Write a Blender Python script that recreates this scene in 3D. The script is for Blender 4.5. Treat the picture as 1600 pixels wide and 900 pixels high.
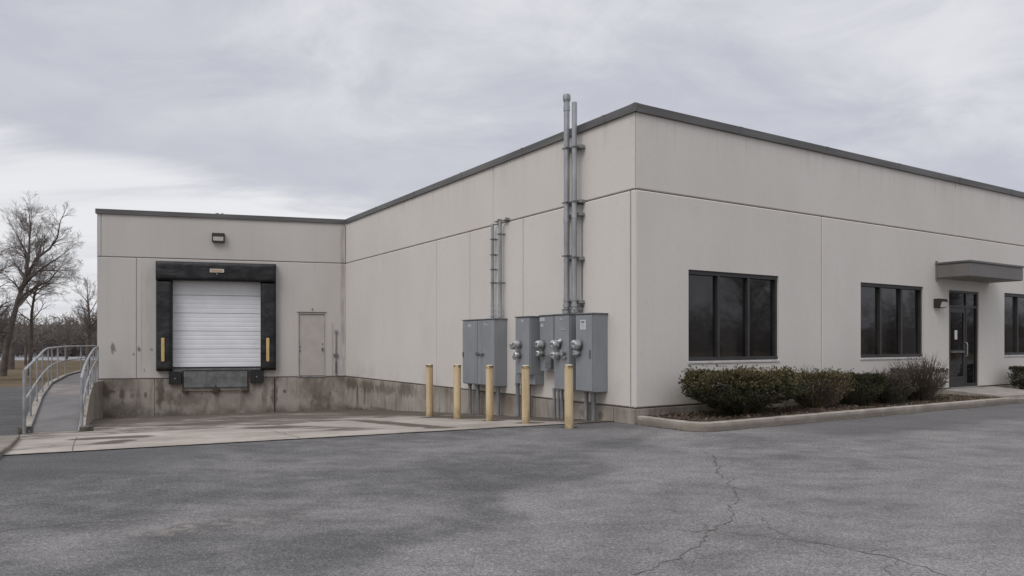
import bpy, bmesh, math, random
from mathutils import Vector, Matrix, noise
R = math.radians
random.seed(7)
scene = bpy.context.scene
for o in list(bpy.data.objects): bpy.data.objects.remove(o)
col = scene.collection

# ------------------------------------------------------------ camera
CAMZ = 1.6
F = 1157.0                      # focal length in pixels of the 1600 px wide photograph
cam = bpy.data.cameras.new('camera'); camo = bpy.data.objects.new('camera', cam); col.objects.link(camo)
camo.location = (0, 0, CAMZ); camo.rotation_euler = (R(90), 0, 0)
cam.sensor_width = 36; cam.lens = F/1600*36; cam.shift_y = 85/1600
cam.clip_end = 3000; cam.clip_start = 0.1
scene.camera = camo
scene.render.resolution_x = 1024; scene.render.resolution_y = 576
scene.view_settings.view_transform = 'Standard'; scene.view_settings.look = 'None'
scene.view_settings.gamma = 1; scene.view_settings.use_curve_mapping = False
scene.view_settings.exposure = 0.03

# ------------------------------------------------------------ sky
SUN_EL, SUN_AZ = 50, 212        # azimuth measured clockwise from +Y : behind the camera, a little left
w = bpy.data.worlds.new('World'); scene.world = w; w.use_nodes = True
nt = w.node_tree; nt.nodes.clear(); N = nt.nodes.new; L = nt.links.new
def wm(op, a, b=None, c=None, clamp=False):
    n = N('ShaderNodeMath'); n.operation = op; n.use_clamp = clamp
    for i, v in enumerate((a, b, c)):
        if v is None: continue
        if isinstance(v, (int, float)): n.inputs[i].default_value = v
        else: L(v, n.inputs[i])
    return n.outputs[0]
out = N('ShaderNodeOutputWorld')
sky = N('ShaderNodeTexSky'); sky.sky_type = 'NISHITA'; sky.sun_disc = False
sky.sun_elevation = R(SUN_EL); sky.sun_rotation = R(SUN_AZ); sky.air_density = 1.2; sky.dust_density = 2
bg1 = N('ShaderNodeBackground'); bg1.inputs[1].default_value = 0.06; L(sky.outputs[0], bg1.inputs[0])
tc = N('ShaderNodeTexCoord'); sep = N('ShaderNodeSeparateXYZ'); L(tc.outputs['Generated'], sep.inputs[0])
X, Y, Z = sep.outputs
zc = wm('MAXIMUM', Z, 0.0); den = wm('ADD', zc, 0.16)
cmb = N('ShaderNodeCombineXYZ'); L(wm('DIVIDE', X, den), cmb.inputs[0]); L(wm('DIVIDE', Y, den), cmb.inputs[1])
def wnoise(scale, detail, dist=0.3, loc=(0, 0, 0), st=(1, 1, 1), rough=.5):
    mp = N('ShaderNodeMapping'); mp.inputs['Location'].default_value = loc; mp.inputs['Scale'].default_value = st
    L(cmb.outputs[0], mp.inputs[0])
    n = N('ShaderNodeTexNoise'); n.inputs['Scale'].default_value = scale; n.inputs['Detail'].default_value = detail
    n.inputs['Distortion'].default_value = dist; n.inputs['Roughness'].default_value = rough
    L(mp.outputs[0], n.inputs[0]); return n.outputs[0]
big = wnoise(0.55, 5, .2, (3.1, 1.7, 0), (1, 1.1, 1), .5)
fine = wnoise(2.1, 8, .5, (7.3, .4, 0), (1.0, 1.1, 1), .6)
low = wnoise(1.3, 7, .5, (.3, 5.1, 0), (.7, 1.8, 1), .6)
def wramp(v, a, b, lo=0.0, hi=1.0):
    n = N('ShaderNodeMapRange'); n.interpolation_type = 'SMOOTHSTEP'
    n.inputs[1].default_value = a; n.inputs[2].default_value = b; n.inputs[3].default_value = lo; n.inputs[4].default_value = hi
    L(v, n.inputs[0]); return n.outputs[0]
cl = wm('ADD', wm('MULTIPLY', big, .52), wm('MULTIPLY', fine, .48))
cl = wramp(cl, .41, .66)
# clear lighter break under the cloud deck, low in the sky
thr = wm('SUBTRACT', wm('ADD', .150, wm('MULTIPLY', wm('SUBTRACT', low, .5), .09)), wm('MULTIPLY', X, .155))
brk = wramp(wm('SUBTRACT', thr, Z), -.022, .030)
deck = wramp(wm('SUBTRACT', Z, thr), .0, .17, .28, 1.0)
cl = wm('MULTIPLY', cl, deck)
cl2 = wm('MAXIMUM', cl, wm('MULTIPLY', brk, wramp(low, .25, .6, .55, 1.25)))
mix = N('ShaderNodeMix'); mix.data_type = 'RGBA'; mix.clamp_factor = False
L(cl2, mix.inputs[0]); mix.inputs[6].default_value = (.545, .557, .628, 1); mix.inputs[7].default_value = (.785, .79, .822, 1)
zen = wramp(Z, .40, .85, 1.0, 2.1)
bg2 = N('ShaderNodeBackground'); L(mix.outputs[2], bg2.inputs[0]); L(zen, bg2.inputs[1])
ms = N('ShaderNodeMixShader'); ms.inputs[0].default_value = .93
L(bg1.outputs[0], ms.inputs[1]); L(bg2.outputs[0], ms.inputs[2]); L(ms.outputs[0], out.inputs[0])

sl = bpy.data.lights.new('sun', 'SUN'); sl.energy = 1.1; sl.angle = R(28); sl.color = (1, .965, .92)
so = bpy.data.objects.new('sun', sl); col.objects.link(so)
sd = Vector((math.sin(R(SUN_AZ))*math.cos(R(SUN_EL)), math.cos(R(SUN_AZ))*math.cos(R(SUN_EL)), math.sin(R(SUN_EL))))
so.rotation_euler = (-sd).to_track_quat('-Z', 'Y').to_euler(); so.location = sd*50

# ------------------------------------------------------------ material helpers
class M:
    def __init__(s, name, rough=.8, metal=0, spec=.5):
        s.m = bpy.data.materials.new(name); s.m.use_nodes = True; s.t = s.m.node_tree
        s.b = s.t.nodes['Principled BSDF']; s.b.inputs['Roughness'].default_value = rough
        s.b.inputs['Metallic'].default_value = metal; s.b.inputs['Specular IOR Level'].default_value = spec
        s.c = s.t.nodes.new('ShaderNodeTexCoord')
    def sock(s, v, i):
        if isinstance(v, (int, float)): i.default_value = v
        elif isinstance(v, tuple): i.default_value = (v + (1,))[:4]
        else: s.t.links.new(v, i)
    def math(s, op, a, b=None, clamp=False):
        n = s.t.nodes.new('ShaderNodeMath'); n.operation = op; n.use_clamp = clamp
        s.sock(a, n.inputs[0])
        if b is not None: s.sock(b, n.inputs[1])
        return n.outputs[0]
    def noise(s, scale, detail=4, st=(1, 1, 1), rough=.55, dist=0, loc=(0, 0, 0), coord='Object'):
        mp = s.t.nodes.new('ShaderNodeMapping'); mp.inputs['Scale'].default_value = st; mp.inputs['Location'].default_value = loc
        s.t.links.new(s.c.outputs[coord], mp.inputs[0])
        n = s.t.nodes.new('ShaderNodeTexNoise'); n.inputs['Scale'].default_value = scale
        n.inputs['Detail'].default_value = detail; n.inputs['Roughness'].default_value = rough; n.inputs['Distortion'].default_value = dist
        s.t.links.new(mp.outputs[0], n.inputs[0]); return n.outputs[0]
    def voro(s, scale, st=(1, 1, 1), feat='F1', outp='Distance'):
        mp = s.t.nodes.new('ShaderNodeMapping'); mp.inputs['Scale'].default_value = st
        s.t.links.new(s.c.outputs['Object'], mp.inputs[0])
        n = s.t.nodes.new('ShaderNodeTexVoronoi'); n.feature = feat; n.inputs['Scale'].default_value = scale
        s.t.links.new(mp.outputs[0], n.inputs[0]); return n.outputs[outp]
    def ramp(s, v, a, b, lo=0.0, hi=1.0):
        n = s.t.nodes.new('ShaderNodeMapRange'); n.interpolation_type = 'SMOOTHSTEP'
        for i, q in ((1, a), (2, b), (3, lo), (4, hi)): n.inputs[i].default_value = q
        s.t.links.new(v, n.inputs[0]); return n.outputs[0]
    def mix(s, f, a, b, mode='MIX'):
        n = s.t.nodes.new('ShaderNodeMix'); n.data_type = 'RGBA'; n.blend_type = mode
        s.sock(f, n.inputs[0]); s.sock(a, n.inputs[6]); s.sock(b, n.inputs[7]); return n.outputs[2]
    def xyz(s):
        n = s.t.nodes.new('ShaderNodeSeparateXYZ'); s.t.links.new(s.c.outputs['Object'], n.inputs[0]); return n.outputs
    def spot(s, x, u, z, ru, rz, jit=.4, thr=(1.0, .45)):
        # an irregular mark of its own shape at (u, z) on a wall
        a = s.math('DIVIDE', s.math('SUBTRACT', x[0], u), ru); b = s.math('DIVIDE', s.math('SUBTRACT', x[2], z), rz)
        r = s.math('SQRT', s.math('ADD', s.math('MULTIPLY', a, a), s.math('MULTIPLY', b, b)))
        r = s.math('ADD', r, s.math('MULTIPLY', s.math('SUBTRACT', s.noise(9, 5, (1, 1, .6)), .5), jit*4))
        return s.ramp(r, thr[0], thr[1])
    def attr(s, name):
        n = s.t.nodes.new('ShaderNodeAttribute'); n.attribute_name = name; return n.outputs['Fac']
    def color(s, c): s.sock(c, s.b.inputs['Base Color']); return s
    def roughness(s, c): s.sock(c, s.b.inputs['Roughness']); return s
    def bump(s, h, strength=.3, dist=.01):
        n = s.t.nodes.new('ShaderNodeBump'); n.inputs['Strength'].default_value = strength; n.inputs['Distance'].default_value = dist
        s.t.links.new(h, n.inputs['Height']); s.t.links.new(n.outputs[0], s.b.inputs['Normal']); return s

def simple(name, c, rough=.6, metal=0, var=.12, scale=6, bump=0, bs=60, st=(1, 1, 1), spec=.5):
    m = M(name, rough, metal, spec); n = m.noise(scale, 5, st)
    lo = tuple(x*(1-var) for x in c); hi = tuple(min(1, x*(1+var)) for x in c)
    m.color(m.mix(m.ramp(n, .3, .7), lo, hi))
    if bump: m.bump(m.noise(bs, 4), bump, .004)
    return m.m

# tilt-up painted concrete
def make_wall_mat():
    m = M('painted_wall', .85, spec=.25); x = m.xyz()
    big = m.noise(.55, 4, (1, 1, .6)); streak = m.noise(2.2, 5, (3.2, 3.2, .12)); fine = m.noise(9, 5)
    c = m.mix(m.ramp(big, .3, .7), (.588, .555, .512), (.628, .595, .551))
    c = m.mix(m.math('MULTIPLY', m.ramp(streak, .52, .75), .05), c, (.37, .342, .31))
    c = m.mix(m.math('MULTIPLY', m.ramp(fine, .5, .8), .18), c, (.40, .375, .345))
    # grime running down from the coping and splash dirt at the foot
    top = m.math('MULTIPLY', m.ramp(x[2], 5.2, 6.2), m.ramp(m.noise(1.6, 4, (5, 5, .15)), .5, .72))
    c = m.mix(m.math('MULTIPLY', top, .30), c, (.33, .31, .285))
    low = m.math('MULTIPLY', m.ramp(x[2], 1.1, .3), m.ramp(m.noise(1.2, 5, (1, 1, .6)), .42, .68))
    c = m.mix(m.math('MULTIPLY', low, .32), c, (.33, .305, .275))
    m.color(c); m.bump(m.math('ADD', m.noise(35, 5), m.math('MULTIPLY', m.noise(1.3, 3), 1.5)), .12, .006); return m.m
wall_mat = make_wall_mat()
def make_dock_wall_mat():
    # same paint with a few impact scuffs left by trailers
    m = M('painted_wall_scuffed', .85, spec=.25)
    big = m.noise(.5, 4, (1, 1, .6)); streak = m.noise(2.0, 5, (3.6, 3.6, .14), loc=(3, 0, 0)); x = m.xyz()
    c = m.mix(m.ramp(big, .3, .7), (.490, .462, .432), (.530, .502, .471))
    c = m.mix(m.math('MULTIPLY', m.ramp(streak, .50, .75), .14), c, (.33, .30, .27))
    band = m.math('MULTIPLY', m.ramp(x[2], .35, .7), m.ramp(x[2], 1.9, 1.3))
    sc = m.math('MULTIPLY', band, m.ramp(m.noise(2.6, 6, (1, 1, 1), .7, 1.2), .64, .70))
    c = m.mix(m.math('MULTIPLY', sc, .5), c, (.16, .15, .145))
    for (u, z, ru, rz, k) in SCUFF:
        c = m.mix(m.math('MULTIPLY', m.spot(x, u, z, ru, rz, .5), k), c, (.13, .115, .105))
    for (u, w_, z0, z1, k) in RUNS:
        f = m.math('MULTIPLY', m.ramp(m.math('ABSOLUTE', m.math('SUBTRACT', x[0], u)), w_, w_*.2), m.math('MULTIPLY', m.ramp(x[2], z0-.2, z0+.2), m.ramp(x[2], z1, z1-.5)))
        c = m.mix(m.math('MULTIPLY', m.math('MULTIPLY', f, m.ramp(m.noise(2.5, 5, (3, 3, .5)), .3, .6)), k), c, (.25, .22, .19))
    m.color(c); m.bump(m.noise(35, 5), .12, .006); return m.m
SCUFF = [(.50, 1.40, .10, .22, .75), (1.32, 1.36, .07, .13, .8), (1.74, 1.34, .07, .08, .5), (1.16, 1.18, .05, .06, .6), (7.4, 1.75, .16, .05, .45), (1.5, .62, .02, .15, .6)]
RUNS = [(1.42, .05, .4, 4.4, .35), (1.62, .18, .9, 4.4, .18), (6.05, .10, .5, 4.3, .2), (8.36, .12, .4, 6.2, .55), (7.72, .06, .4, 2.2, .4)]
dock_wall_mat = make_dock_wall_mat()
def make_foundation_mat(name='stained_concrete', marks=()):
    m = M(name, .85, spec=.3); x = m.xyz()
    n1 = m.noise(.9, 7, (1, 1, 1), .62, .3); st = m.noise(1.3, 7, (3.2, 3.2, .55), .66, .5); f = m.noise(22, 5)
    c = m.mix(m.ramp(n1, .3, .7), (.25, .217, .180), (.385, .350, .306))
    c = m.mix(m.ramp(st, .50, .72, 0, .62), c, (.13, .113, .095))
    top = m.math('MULTIPLY', m.ramp(x[2], -.25, .28), m.ramp(m.noise(1.0, 6, (1.6, 1.6, .5), .6), .42, .66))
    c = m.mix(m.math('MULTIPLY', top, .68), c, (.11, .092, .073))
    bot = m.math('MULTIPLY', m.ramp(x[2], -.62, -1.0), m.ramp(m.noise(1.2, 6, (1, 1, 1), .6, .3, (4, 1, 2)), .36, .6))
    c = m.mix(m.math('MULTIPLY', bot, .75), c, (.09, .076, .062))
    c = m.mix(m.math('MULTIPLY', m.ramp(m.noise(1.4, 6, (1.6, 1.6, .35), loc=(9, 2, 1)), .56, .7), .30), c, (.22, .14, .09))
    c = m.mix(m.math('MULTIPLY', m.ramp(m.noise(5, 6, (1, 1, .5), .7, .4), .58, .70), .45), c, (.11, .098, .085))
    for (u, z, ru, rz, k) in marks: c = m.mix(m.math('MULTIPLY', m.spot(x, u, z, ru, rz, .5, (1.2, .4)), k*.9), c, (.088, .071, .054))
    c = m.mix(m.math('MULTIPLY', m.ramp(f, .55, .8), .3), c, (.13, .12, .105))
    m.color(c); m.bump(m.math('ADD', m.noise(28, 6), n1), .5, .012); return m.m
found_mat = make_foundation_mat()
dock_found_mat = make_foundation_mat('dock_concrete', [(.1, -.05, .45, .35, .8), (.52, -.12, .10, .06, .9), (.78, -.22, .10, .26, .85), (1.1, -.28, .08, .12, .6), (1.55, -.28, .06, .12, .8), (.95, -.75, .5, .3, .5),
    (2.02, -.15, .13, .75, .85), (5.9, -.2, .12, .8, .85), (2.25, -.35, .25, .3, .5), (5.55, -.45, .12, .5, .6), (3.0, -.45, .7, .25, .55), (6.25, -.22, .07, .07, .9), (7.5, -.25, .7, .45, .45), (7.6, -.6, .5, .3, .5)])
def make_kerb_mat():
    m = M('kerb_concrete', .95, spec=.05)
    n = m.noise(3, 6); c = m.mix(m.ramp(n, .3, .7), (.285, .252, .212), (.40, .362, .318))
    c = m.mix(m.ramp(m.noise(40, 3), .6, .75, 0, .4), c, (.12, .11, .10))
    x = m.xyz(); c = m.mix(m.math('MULTIPLY', m.ramp(x[2], .135, .06), m.ramp(m.noise(1.1, 5), .2, .6, .35, .8)), c, (.155, .137, .115))
    c = m.mix(m.ramp(m.noise(1.7, 6, (1, 1, 1), .65), .5, .7, 0, .4), c, (.20, .178, .15))
    m.color(c); m.bump(m.noise(45, 5), .5, .008); return m.m
kerb_mat = make_kerb_mat()
def make_asphalt():
    m = M('asphalt', .95, spec=.05)
    wear = m.attr('wear'); blot = m.noise(.42, 8, (1, 1.5, 1), .66, .6); blot2 = m.noise(1.7, 8, (1, 1.4, 1), .7, .3)
    w_ = m.math('ADD', m.math('MULTIPLY', wear, .75), m.math('ADD', m.math('MULTIPLY', m.math('SUBTRACT', blot, .5), 1.2), m.math('MULTIPLY', m.math('SUBTRACT', blot2, .5), 1.15)))
    c = m.mix(m.ramp(w_, -.15, .9), (.092, .089, .088), (.285, .273, .261))
    sp = m.voro(105, (1, 1, 1), 'F1', 'Color'); spx = m.t.nodes.new('ShaderNodeSeparateColor'); m.t.links.new(sp, spx.inputs[0])
    amp = m.ramp(w_, 0, 1, .55, 1.0)
    c = m.mix(m.math('MULTIPLY', m.ramp(spx.outputs[0], .70, .95), m.math('MULTIPLY', amp, .6)), c, (.42, .405, .385))
    c = m.mix(m.math('MULTIPLY', m.ramp(spx.outputs[1], .62, .95), .5), c, (.04, .04, .042))
    n3 = m.noise(30, 5, (1, 1, 1), .7)
    c = m.mix(m.ramp(n3, .42, .62, 0, .45), c, (.07, .07, .073))
    seal = m.attr('dark'); c = m.mix(m.math('MULTIPLY', seal, m.ramp(blot2, .3, .6, .55, 1)), c, (.066, .065, .067))
    c = m.mix(m.math('MULTIPLY', m.attr('sand'), m.ramp(m.noise(8, 7, (1, 1, 1), .7), .42, .62, 0, .6)), c, (.30, .265, .235))
    m.color(c); m.bump(m.math('ADD', m.voro(105), m.math('MULTIPLY', m.noise(30, 4), 1.0)), .55, .007)
    m.roughness(m.ramp(n3, .3, .7, .78, .95)); return m.m
asphalt_mat = make_asphalt()
def make_apron():
    m = M('apron_concrete', .9, spec=.04)
    wet_shade = m.attr('wet_shade'); n = m.noise(.6, 6, (1, 1, 1), .6, .3); n2 = m.noise(4, 6, (1, 1, 1), .65)
    c = m.mix(m.ramp(n, .3, .7), (.275, .242, .208), (.41, .372, .328))
    c = m.mix(m.ramp(n2, .45, .75, 0, .4), c, (.20, .175, .15))
    ww = m.math('ADD', wet_shade, m.math('MULTIPLY', m.math('SUBTRACT', m.noise(.9, 6, (1, 1.6, 1), .65, .5), .5), 1.5))
    wf = m.ramp(ww, .22, .62)
    c = m.mix(m.math('MULTIPLY', wf, .86), c, (.082, .068, .054))
    c = m.mix(m.ramp(m.noise(60, 3), .6, .8, 0, .35), c, (.14, .13, .12))
    m.color(c); m.bump(m.noise(50, 5), .35, .004); return m.m
apron_mat = make_apron()
def make_grass():
    m = M('winter_grass', .95, spec=.0)
    c = m.mix(m.ramp(m.noise(.12, 5), .35, .65), (.145, .110, .078), (.095, .085, .052))
    c = m.mix(m.ramp(m.noise(.8, 6), .4, .7, 0, .6), c, (.17, .135, .10))
    c = m.mix(m.ramp(m.noise(12, 4), .45, .7, 0, .5), c, (.07, .055, .035))
    m.color(c); m.bump(m.noise(14, 5), .8, .05); return m.m
grass_mat = make_grass()
sealant_mat = simple('joint_sealant', (.17, .145, .125), .8)
coping_mat = simple('coping_metal', (.112, .108, .103), .5, .15, .22, 1.5, st=(.3, 1, 4))
canopy_mat = simple('canopy_metal', (.155, .146, .138), .55, .1, .08, 2)
frame_mat = simple('window_aluminium', (.055, .053, .053), .42, .4, .15, 3)
def make_glass():
    m = M('dark_glass', .035, spec=.5); n = m.noise(1.2, 3, (1, 1, .35))
    m.color(m.mix(m.ramp(n, .4, .65), (.007, .0065, .0065), (.026, .025, .024))); m.b.inputs['IOR'].default_value = 1.6  # paler blotches in the base colour stand in for smoky reflection and haze
    m.bump(m.noise(.9, 2), .12, .02); return m.m
glass_mat = make_glass()
def make_cab():
    m = M('grey_enamel', .45, .0, .5)
    c = m.mix(m.ramp(m.noise(2.5, 5, (1, 1, .5)), .3, .7), (.215, .227, .240), (.252, .264, .277))
    c = m.mix(m.ramp(m.noise(3, 5, (6, 6, .4)), .55, .75, 0, .35), c, (.15, .155, .16))
    c = m.mix(m.ramp(m.noise(25, 4), .62, .74, 0, .5), c, (.34, .35, .36))
    m.color(c); m.bump(m.noise(5, 3), .12, .01); return m.m
cab_mat = make_cab()
cab_dark = simple('aged_grey_steel', (.15, .155, .16), .5, .3, .2, 8)
galv = simple('galvanised_steel', (.33, .335, .345), .45, .55, .22, 4, .15, 40, (1, 1, .4))
rail_mat = simple('weathered_rail_steel', (.30, .30, .305), .6, .3, .25, 3, .1, 40)
galv_dull = simple('weathered_galvanised_steel', (.25, .25, .25), .6, .3, .35, 5, .15, 40, (2, 2, .3))
def make_bollard():
    m = M('chipped_yellow_paint', .6, 0, .35); x = m.xyz()
    c = m.mix(m.ramp(m.noise(3, 5, (1, 1, .4)), .3, .7), (.54, .415, .235), (.64, .51, .33))
    c = m.mix(m.ramp(m.noise(4, 5, (4, 4, .35)), .46, .7, 0, .6), c, (.36, .26, .14))
    c = m.mix(m.ramp(m.noise(30, 6, (1.5, 1.5, .55), .68), .63, .68), c, (.085, .05, .03))
    edge = m.math('MULTIPLY', m.ramp(x[2], 1.06, 1.13), m.ramp(m.noise(14, 4), .45, .55))
    c = m.mix(m.math('MULTIPLY', edge, .85), c, (.09, .055, .035))
    foot = m.math('MULTIPLY', m.ramp(x[2], .30, .02), m.ramp(m.noise(9, 5), .28, .55))
    c = m.mix(m.math('MULTIPLY', foot, .7), c, (.27, .185, .10))
    m.color(c); m.bump(m.noise(20, 5), .3, .004); return m.m
bollard_mat = make_bollard()
bollard_cap_mat = simple('concrete_fill', (.60, .54, .42), .9, 0, .25, 14, .3)
def make_vinyl():
    m = M('black_vinyl', .5, 0, .4); n = m.noise(1.6, 6, (1, 1, 1.6), .6, .6)
    c = m.mix(m.ramp(m.noise(2.5, 6), .35, .7), (.011, .011, .012), (.026, .027, .028))
    c = m.mix(m.ramp(m.noise(5, 6, (1, 1, .5)), .62, .75, 0, .4), c, (.09, .09, .09))
    m.color(c); m.bump(n, .8, .06); return m.m
vinyl_mat = make_vinyl()
rubber_mat = simple('black_rubber', (.022, .021, .021), .75, 0, .3, 12, .4)
def make_dock_door():
    m = M('white_door_panel', .55, 0, .4)
    c = m.mix(m.ramp(m.noise(1.5, 4), .3, .7), (.72, .73, .75), (.78, .79, .80))
    c = m.mix(m.ramp(m.noise(2, 5, (.4, 1, 9)), .55, .75, 0, .25), c, (.5, .5, .51))
    m.color(c); return m.m
ddoor_mat = make_dock_door()
steel_plate = simple('worn_steel_plate', (.17, .175, .17), .5, .45, .25, 4, .2, 30)
rust_mat = simple('rusty_steel', (.07, .045, .032), .8, .2, .4, 15, .4)
mandoor_mat = simple('painted_steel_door', (.435, .40, .372), .55, 0, .06, 2, .08, 12)
yellow_mat = simple('yellow_strip', (.56, .41, .17), .6, 0, .12, 5)
plate_mat = simple('cream_plate', (.50, .44, .36), .6, 0, .2, 30)
ink_mat = simple('faded_print', (.14, .10, .08), .7)
white_lbl = simple('white_sticker', (.62, .63, .63), .6, 0, .12, 20)
pale_lbl = simple('faded_sticker', (.42, .43, .44), .6, 0, .2, 30)
fixture_mat = simple('bronze_fixture', (.045, .040, .036), .45, .4, .15, 6)
lens_mat = simple('prismatic_lens', (.62, .62, .56), .22, 0, .15, 25, .4, 90)
meterglass = simple('meter_glass', (.46, .465, .46), .18, .3, .5, 16, .5, 18)
meterdark = simple('meter_socket', (.22, .225, .23), .4, .6, .5, 12)
bark_mat = simple('bark', (.095, .078, .066), .95, 0, .3, 3, .5, 12)
twig_mat = simple('twigs', (.155, .132, .12), .95, 0, .25, 1)
wood_mat = simple('far_wood', (.155, .130, .115), .95, 0, .3, .3)
gravel_edge = simple('roof_membrane', (.2, .2, .2), .9)
paper_mat = simple('white_paper', (.62, .62, .60), .8)
def make_mulch():
    m = M('mulch', .95, spec=.1)
    c = m.mix(m.ramp(m.noise(9, 6), .35, .65), (.052, .036, .026), (.125, .092, .066))
    c = m.mix(m.ramp(m.voro(26), .12, .35, .7, 0), c, (.15, .12, .09)); c = m.mix(m.math('MULTIPLY', m.ramp(m.xyz()[0], 8, 12), m.ramp(m.noise(1.5, 5), .35, .6)), c, (.085, .082, .045))
    m.color(c); m.bump(m.math('ADD', m.noise(22, 6), m.voro(26)), 1, .04); return m.m
mulch_mat = make_mulch()

# ------------------------------------------------------------ mesh helpers
class MB:
    def __init__(s): s.v = []; s.f = []; s.sm = []
    def face(s, pts, smooth=False):
        i = len(s.v); s.v += [tuple(p) for p in pts]; s.f.append(tuple(range(i, i+len(pts)))); s.sm.append(smooth)
    def box(s, a, b):
        x0, x1 = sorted((a[0], b[0])); y0, y1 = sorted((a[1], b[1])); z0, z1 = sorted((a[2], b[2]))
        i = len(s.v); s.v += [(x0,y0,z0),(x1,y0,z0),(x1,y1,z0),(x0,y1,z0),(x0,y0,z1),(x1,y0,z1),(x1,y1,z1),(x0,y1,z1)]
        for f in ((0,3,2,1),(4,5,6,7),(0,1,5,4),(1,2,6,5),(2,3,7,6),(3,0,4,7)):
            s.f.append(tuple(i+k for k in f)); s.sm.append(False)
        return s
    def prism(s, poly, z0, z1):           # poly counter-clockwise (x, y); z may be callables
        fz0 = z0 if callable(z0) else (lambda x, y: z0); fz1 = z1 if callable(z1) else (lambda x, y: z1)
        n = len(poly); i = len(s.v)
        s.v += [(x, y, fz0(x, y)) for x, y in poly] + [(x, y, fz1(x, y)) for x, y in poly]
        s.f.append(tuple(i+k for k in reversed(range(n)))); s.sm.append(False)
        s.f.append(tuple(i+n+k for k in range(n))); s.sm.append(False)
        for k in range(n):
            s.f.append((i+k, i+(k+1) % n, i+n+(k+1) % n, i+n+k)); s.sm.append(False)
        return s
    def tube(s, pts, rad, sides=12, caps=True):
        pts = [Vector(p) for p in pts]; n = len(pts)
        rads = rad if isinstance(rad, (list, tuple)) else [rad]*n
        i0 = len(s.v); ref = None; rings = []
        for k, p in enumerate(pts):
            t = (pts[min(k+1, n-1)]-pts[max(k-1, 0)])
            if t.length < 1e-9: t = Vector((0, 0, 1))
            t.normalize()
            if ref is None:
                ref = t.cross(Vector((0, 0, 1)) if abs(t.z) < .9 else Vector((1, 0, 0)))
            ref = (ref - t*ref.dot(t)); ref.normalize(); b = t.cross(ref)
            ring = [p+(ref*math.cos(2*math.pi*j/sides)+b*math.sin(2*math.pi*j/sides))*rads[k] for j in range(sides)]
            rings.append(ring); s.v += [tuple(q) for q in ring]
        for k in range(n-1):
            a = i0+k*sides; c = a+sides
            for j in range(sides):
                s.f.append((a+j, a+(j+1) % sides, c+(j+1) % sides, c+j)); s.sm.append(True)
        if caps:
            s.face(list(reversed(rings[0]))); s.face(rings[-1])
        return s
    def build(s, name, mat, parent=None, bevel=0, mats=None):
        me = bpy.data.meshes.new(name); me.from_pydata(s.v, [], s.f)
        me.polygons.foreach_set('use_smooth', s.sm); me.materials.append(mat); me.update()
        o = bpy.data.objects.new(name, me); col.objects.link(o)
        if parent: o.parent = parent
        if bevel:
            b = o.modifiers.new('bevel', 'BEVEL'); b.width = bevel; b.segments = 2; b.limit_method = 'ANGLE'; b.angle_limit = R(40)
        return o
def tag(o, label=None, cat=None, group=None, kind=None):
    if label: o['label'] = label
    if cat: o['category'] = cat
    if group: o['group'] = group
    if kind: o['kind'] = kind
    return o
def thing(name, label, cat, loc=(0, 0, 0), rz=0, group=None):
    o = bpy.data.objects.new(name, None); o.empty_display_size = .2; col.objects.link(o)
    o.location = loc; o.rotation_euler = (0, 0, rz); return tag(o, label, cat, group)
def dup(root, loc, rz=None, label=None):
    r = root.copy(); col.objects.link(r); r.location = loc
    if rz is not None: r.rotation_euler = (0, 0, rz)
    if label: r['label'] = label
    for ch in list(root.children):
        c = ch.copy(); col.objects.link(c); c.parent = r
        for g in list(ch.children):
            d = g.copy(); col.objects.link(d); d.parent = c
    return r
def lerp(a, b, t): return a+(b-a)*t

# ------------------------------------------------------------ where things are (metres)
def ray(px): return (px-800)/F
class Frame:       # a vertical wall line: x along it (to the right seen from outside), y into the building
    def __init__(s, o, e):
        s.o = Vector(o); d = Vector(e)-s.o; s.len = d.length; s.d = d.normalized(); s.i = Vector((-s.d.y, s.d.x)); s.rz = math.atan2(s.d.y, s.d.x)
    def P(s, px, py=None, off=0):      # where on the wall (moved out by off) the photo point lies
        o = s.o - s.i*off; k = ray(px)
        # (o.x + u dx) = k (o.y + u dy)
        u = (k*o.y-o.x)/(s.d.x-k*s.d.y); dep = o.y+u*s.d.y
        return (u, CAMZ+(535-py)/F*dep) if py is not None else u
    def W(s, u, y=0, z=0):
        p = s.o+s.d*u+s.i*y; return (p.x, p.y, z)
COR = (2.41, 14.46); INN = (-6.32, 28.15); LFT = (-14.48, 25.85)
side = Frame(INN, COR)                      # long side wall with the meters
front = Frame(COR, (COR[0]+.8432*38, COR[1]+.5375*38))   # office front
dock = Frame(LFT, INN)
FL = 0.325; TOP = 6.27; JZ = 4.60
B0 = Vector((-7.14, 10.46)); B1 = Vector((2.05, 14.93)); BD = (B1-B0).normalized(); BN = Vector((-BD.y, BD.x))
def H(x, y):
    t = (Vector((x, y))-B1).dot(BN)
    if t <= 0: return 0.0
    t = min(t, 17.2)
    return -.053*t-.00055*t*t
def sst(a, b, x):
    t = max(0, min(1, (x-a)/(b-a))); return t*t*(3-2*t)

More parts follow.
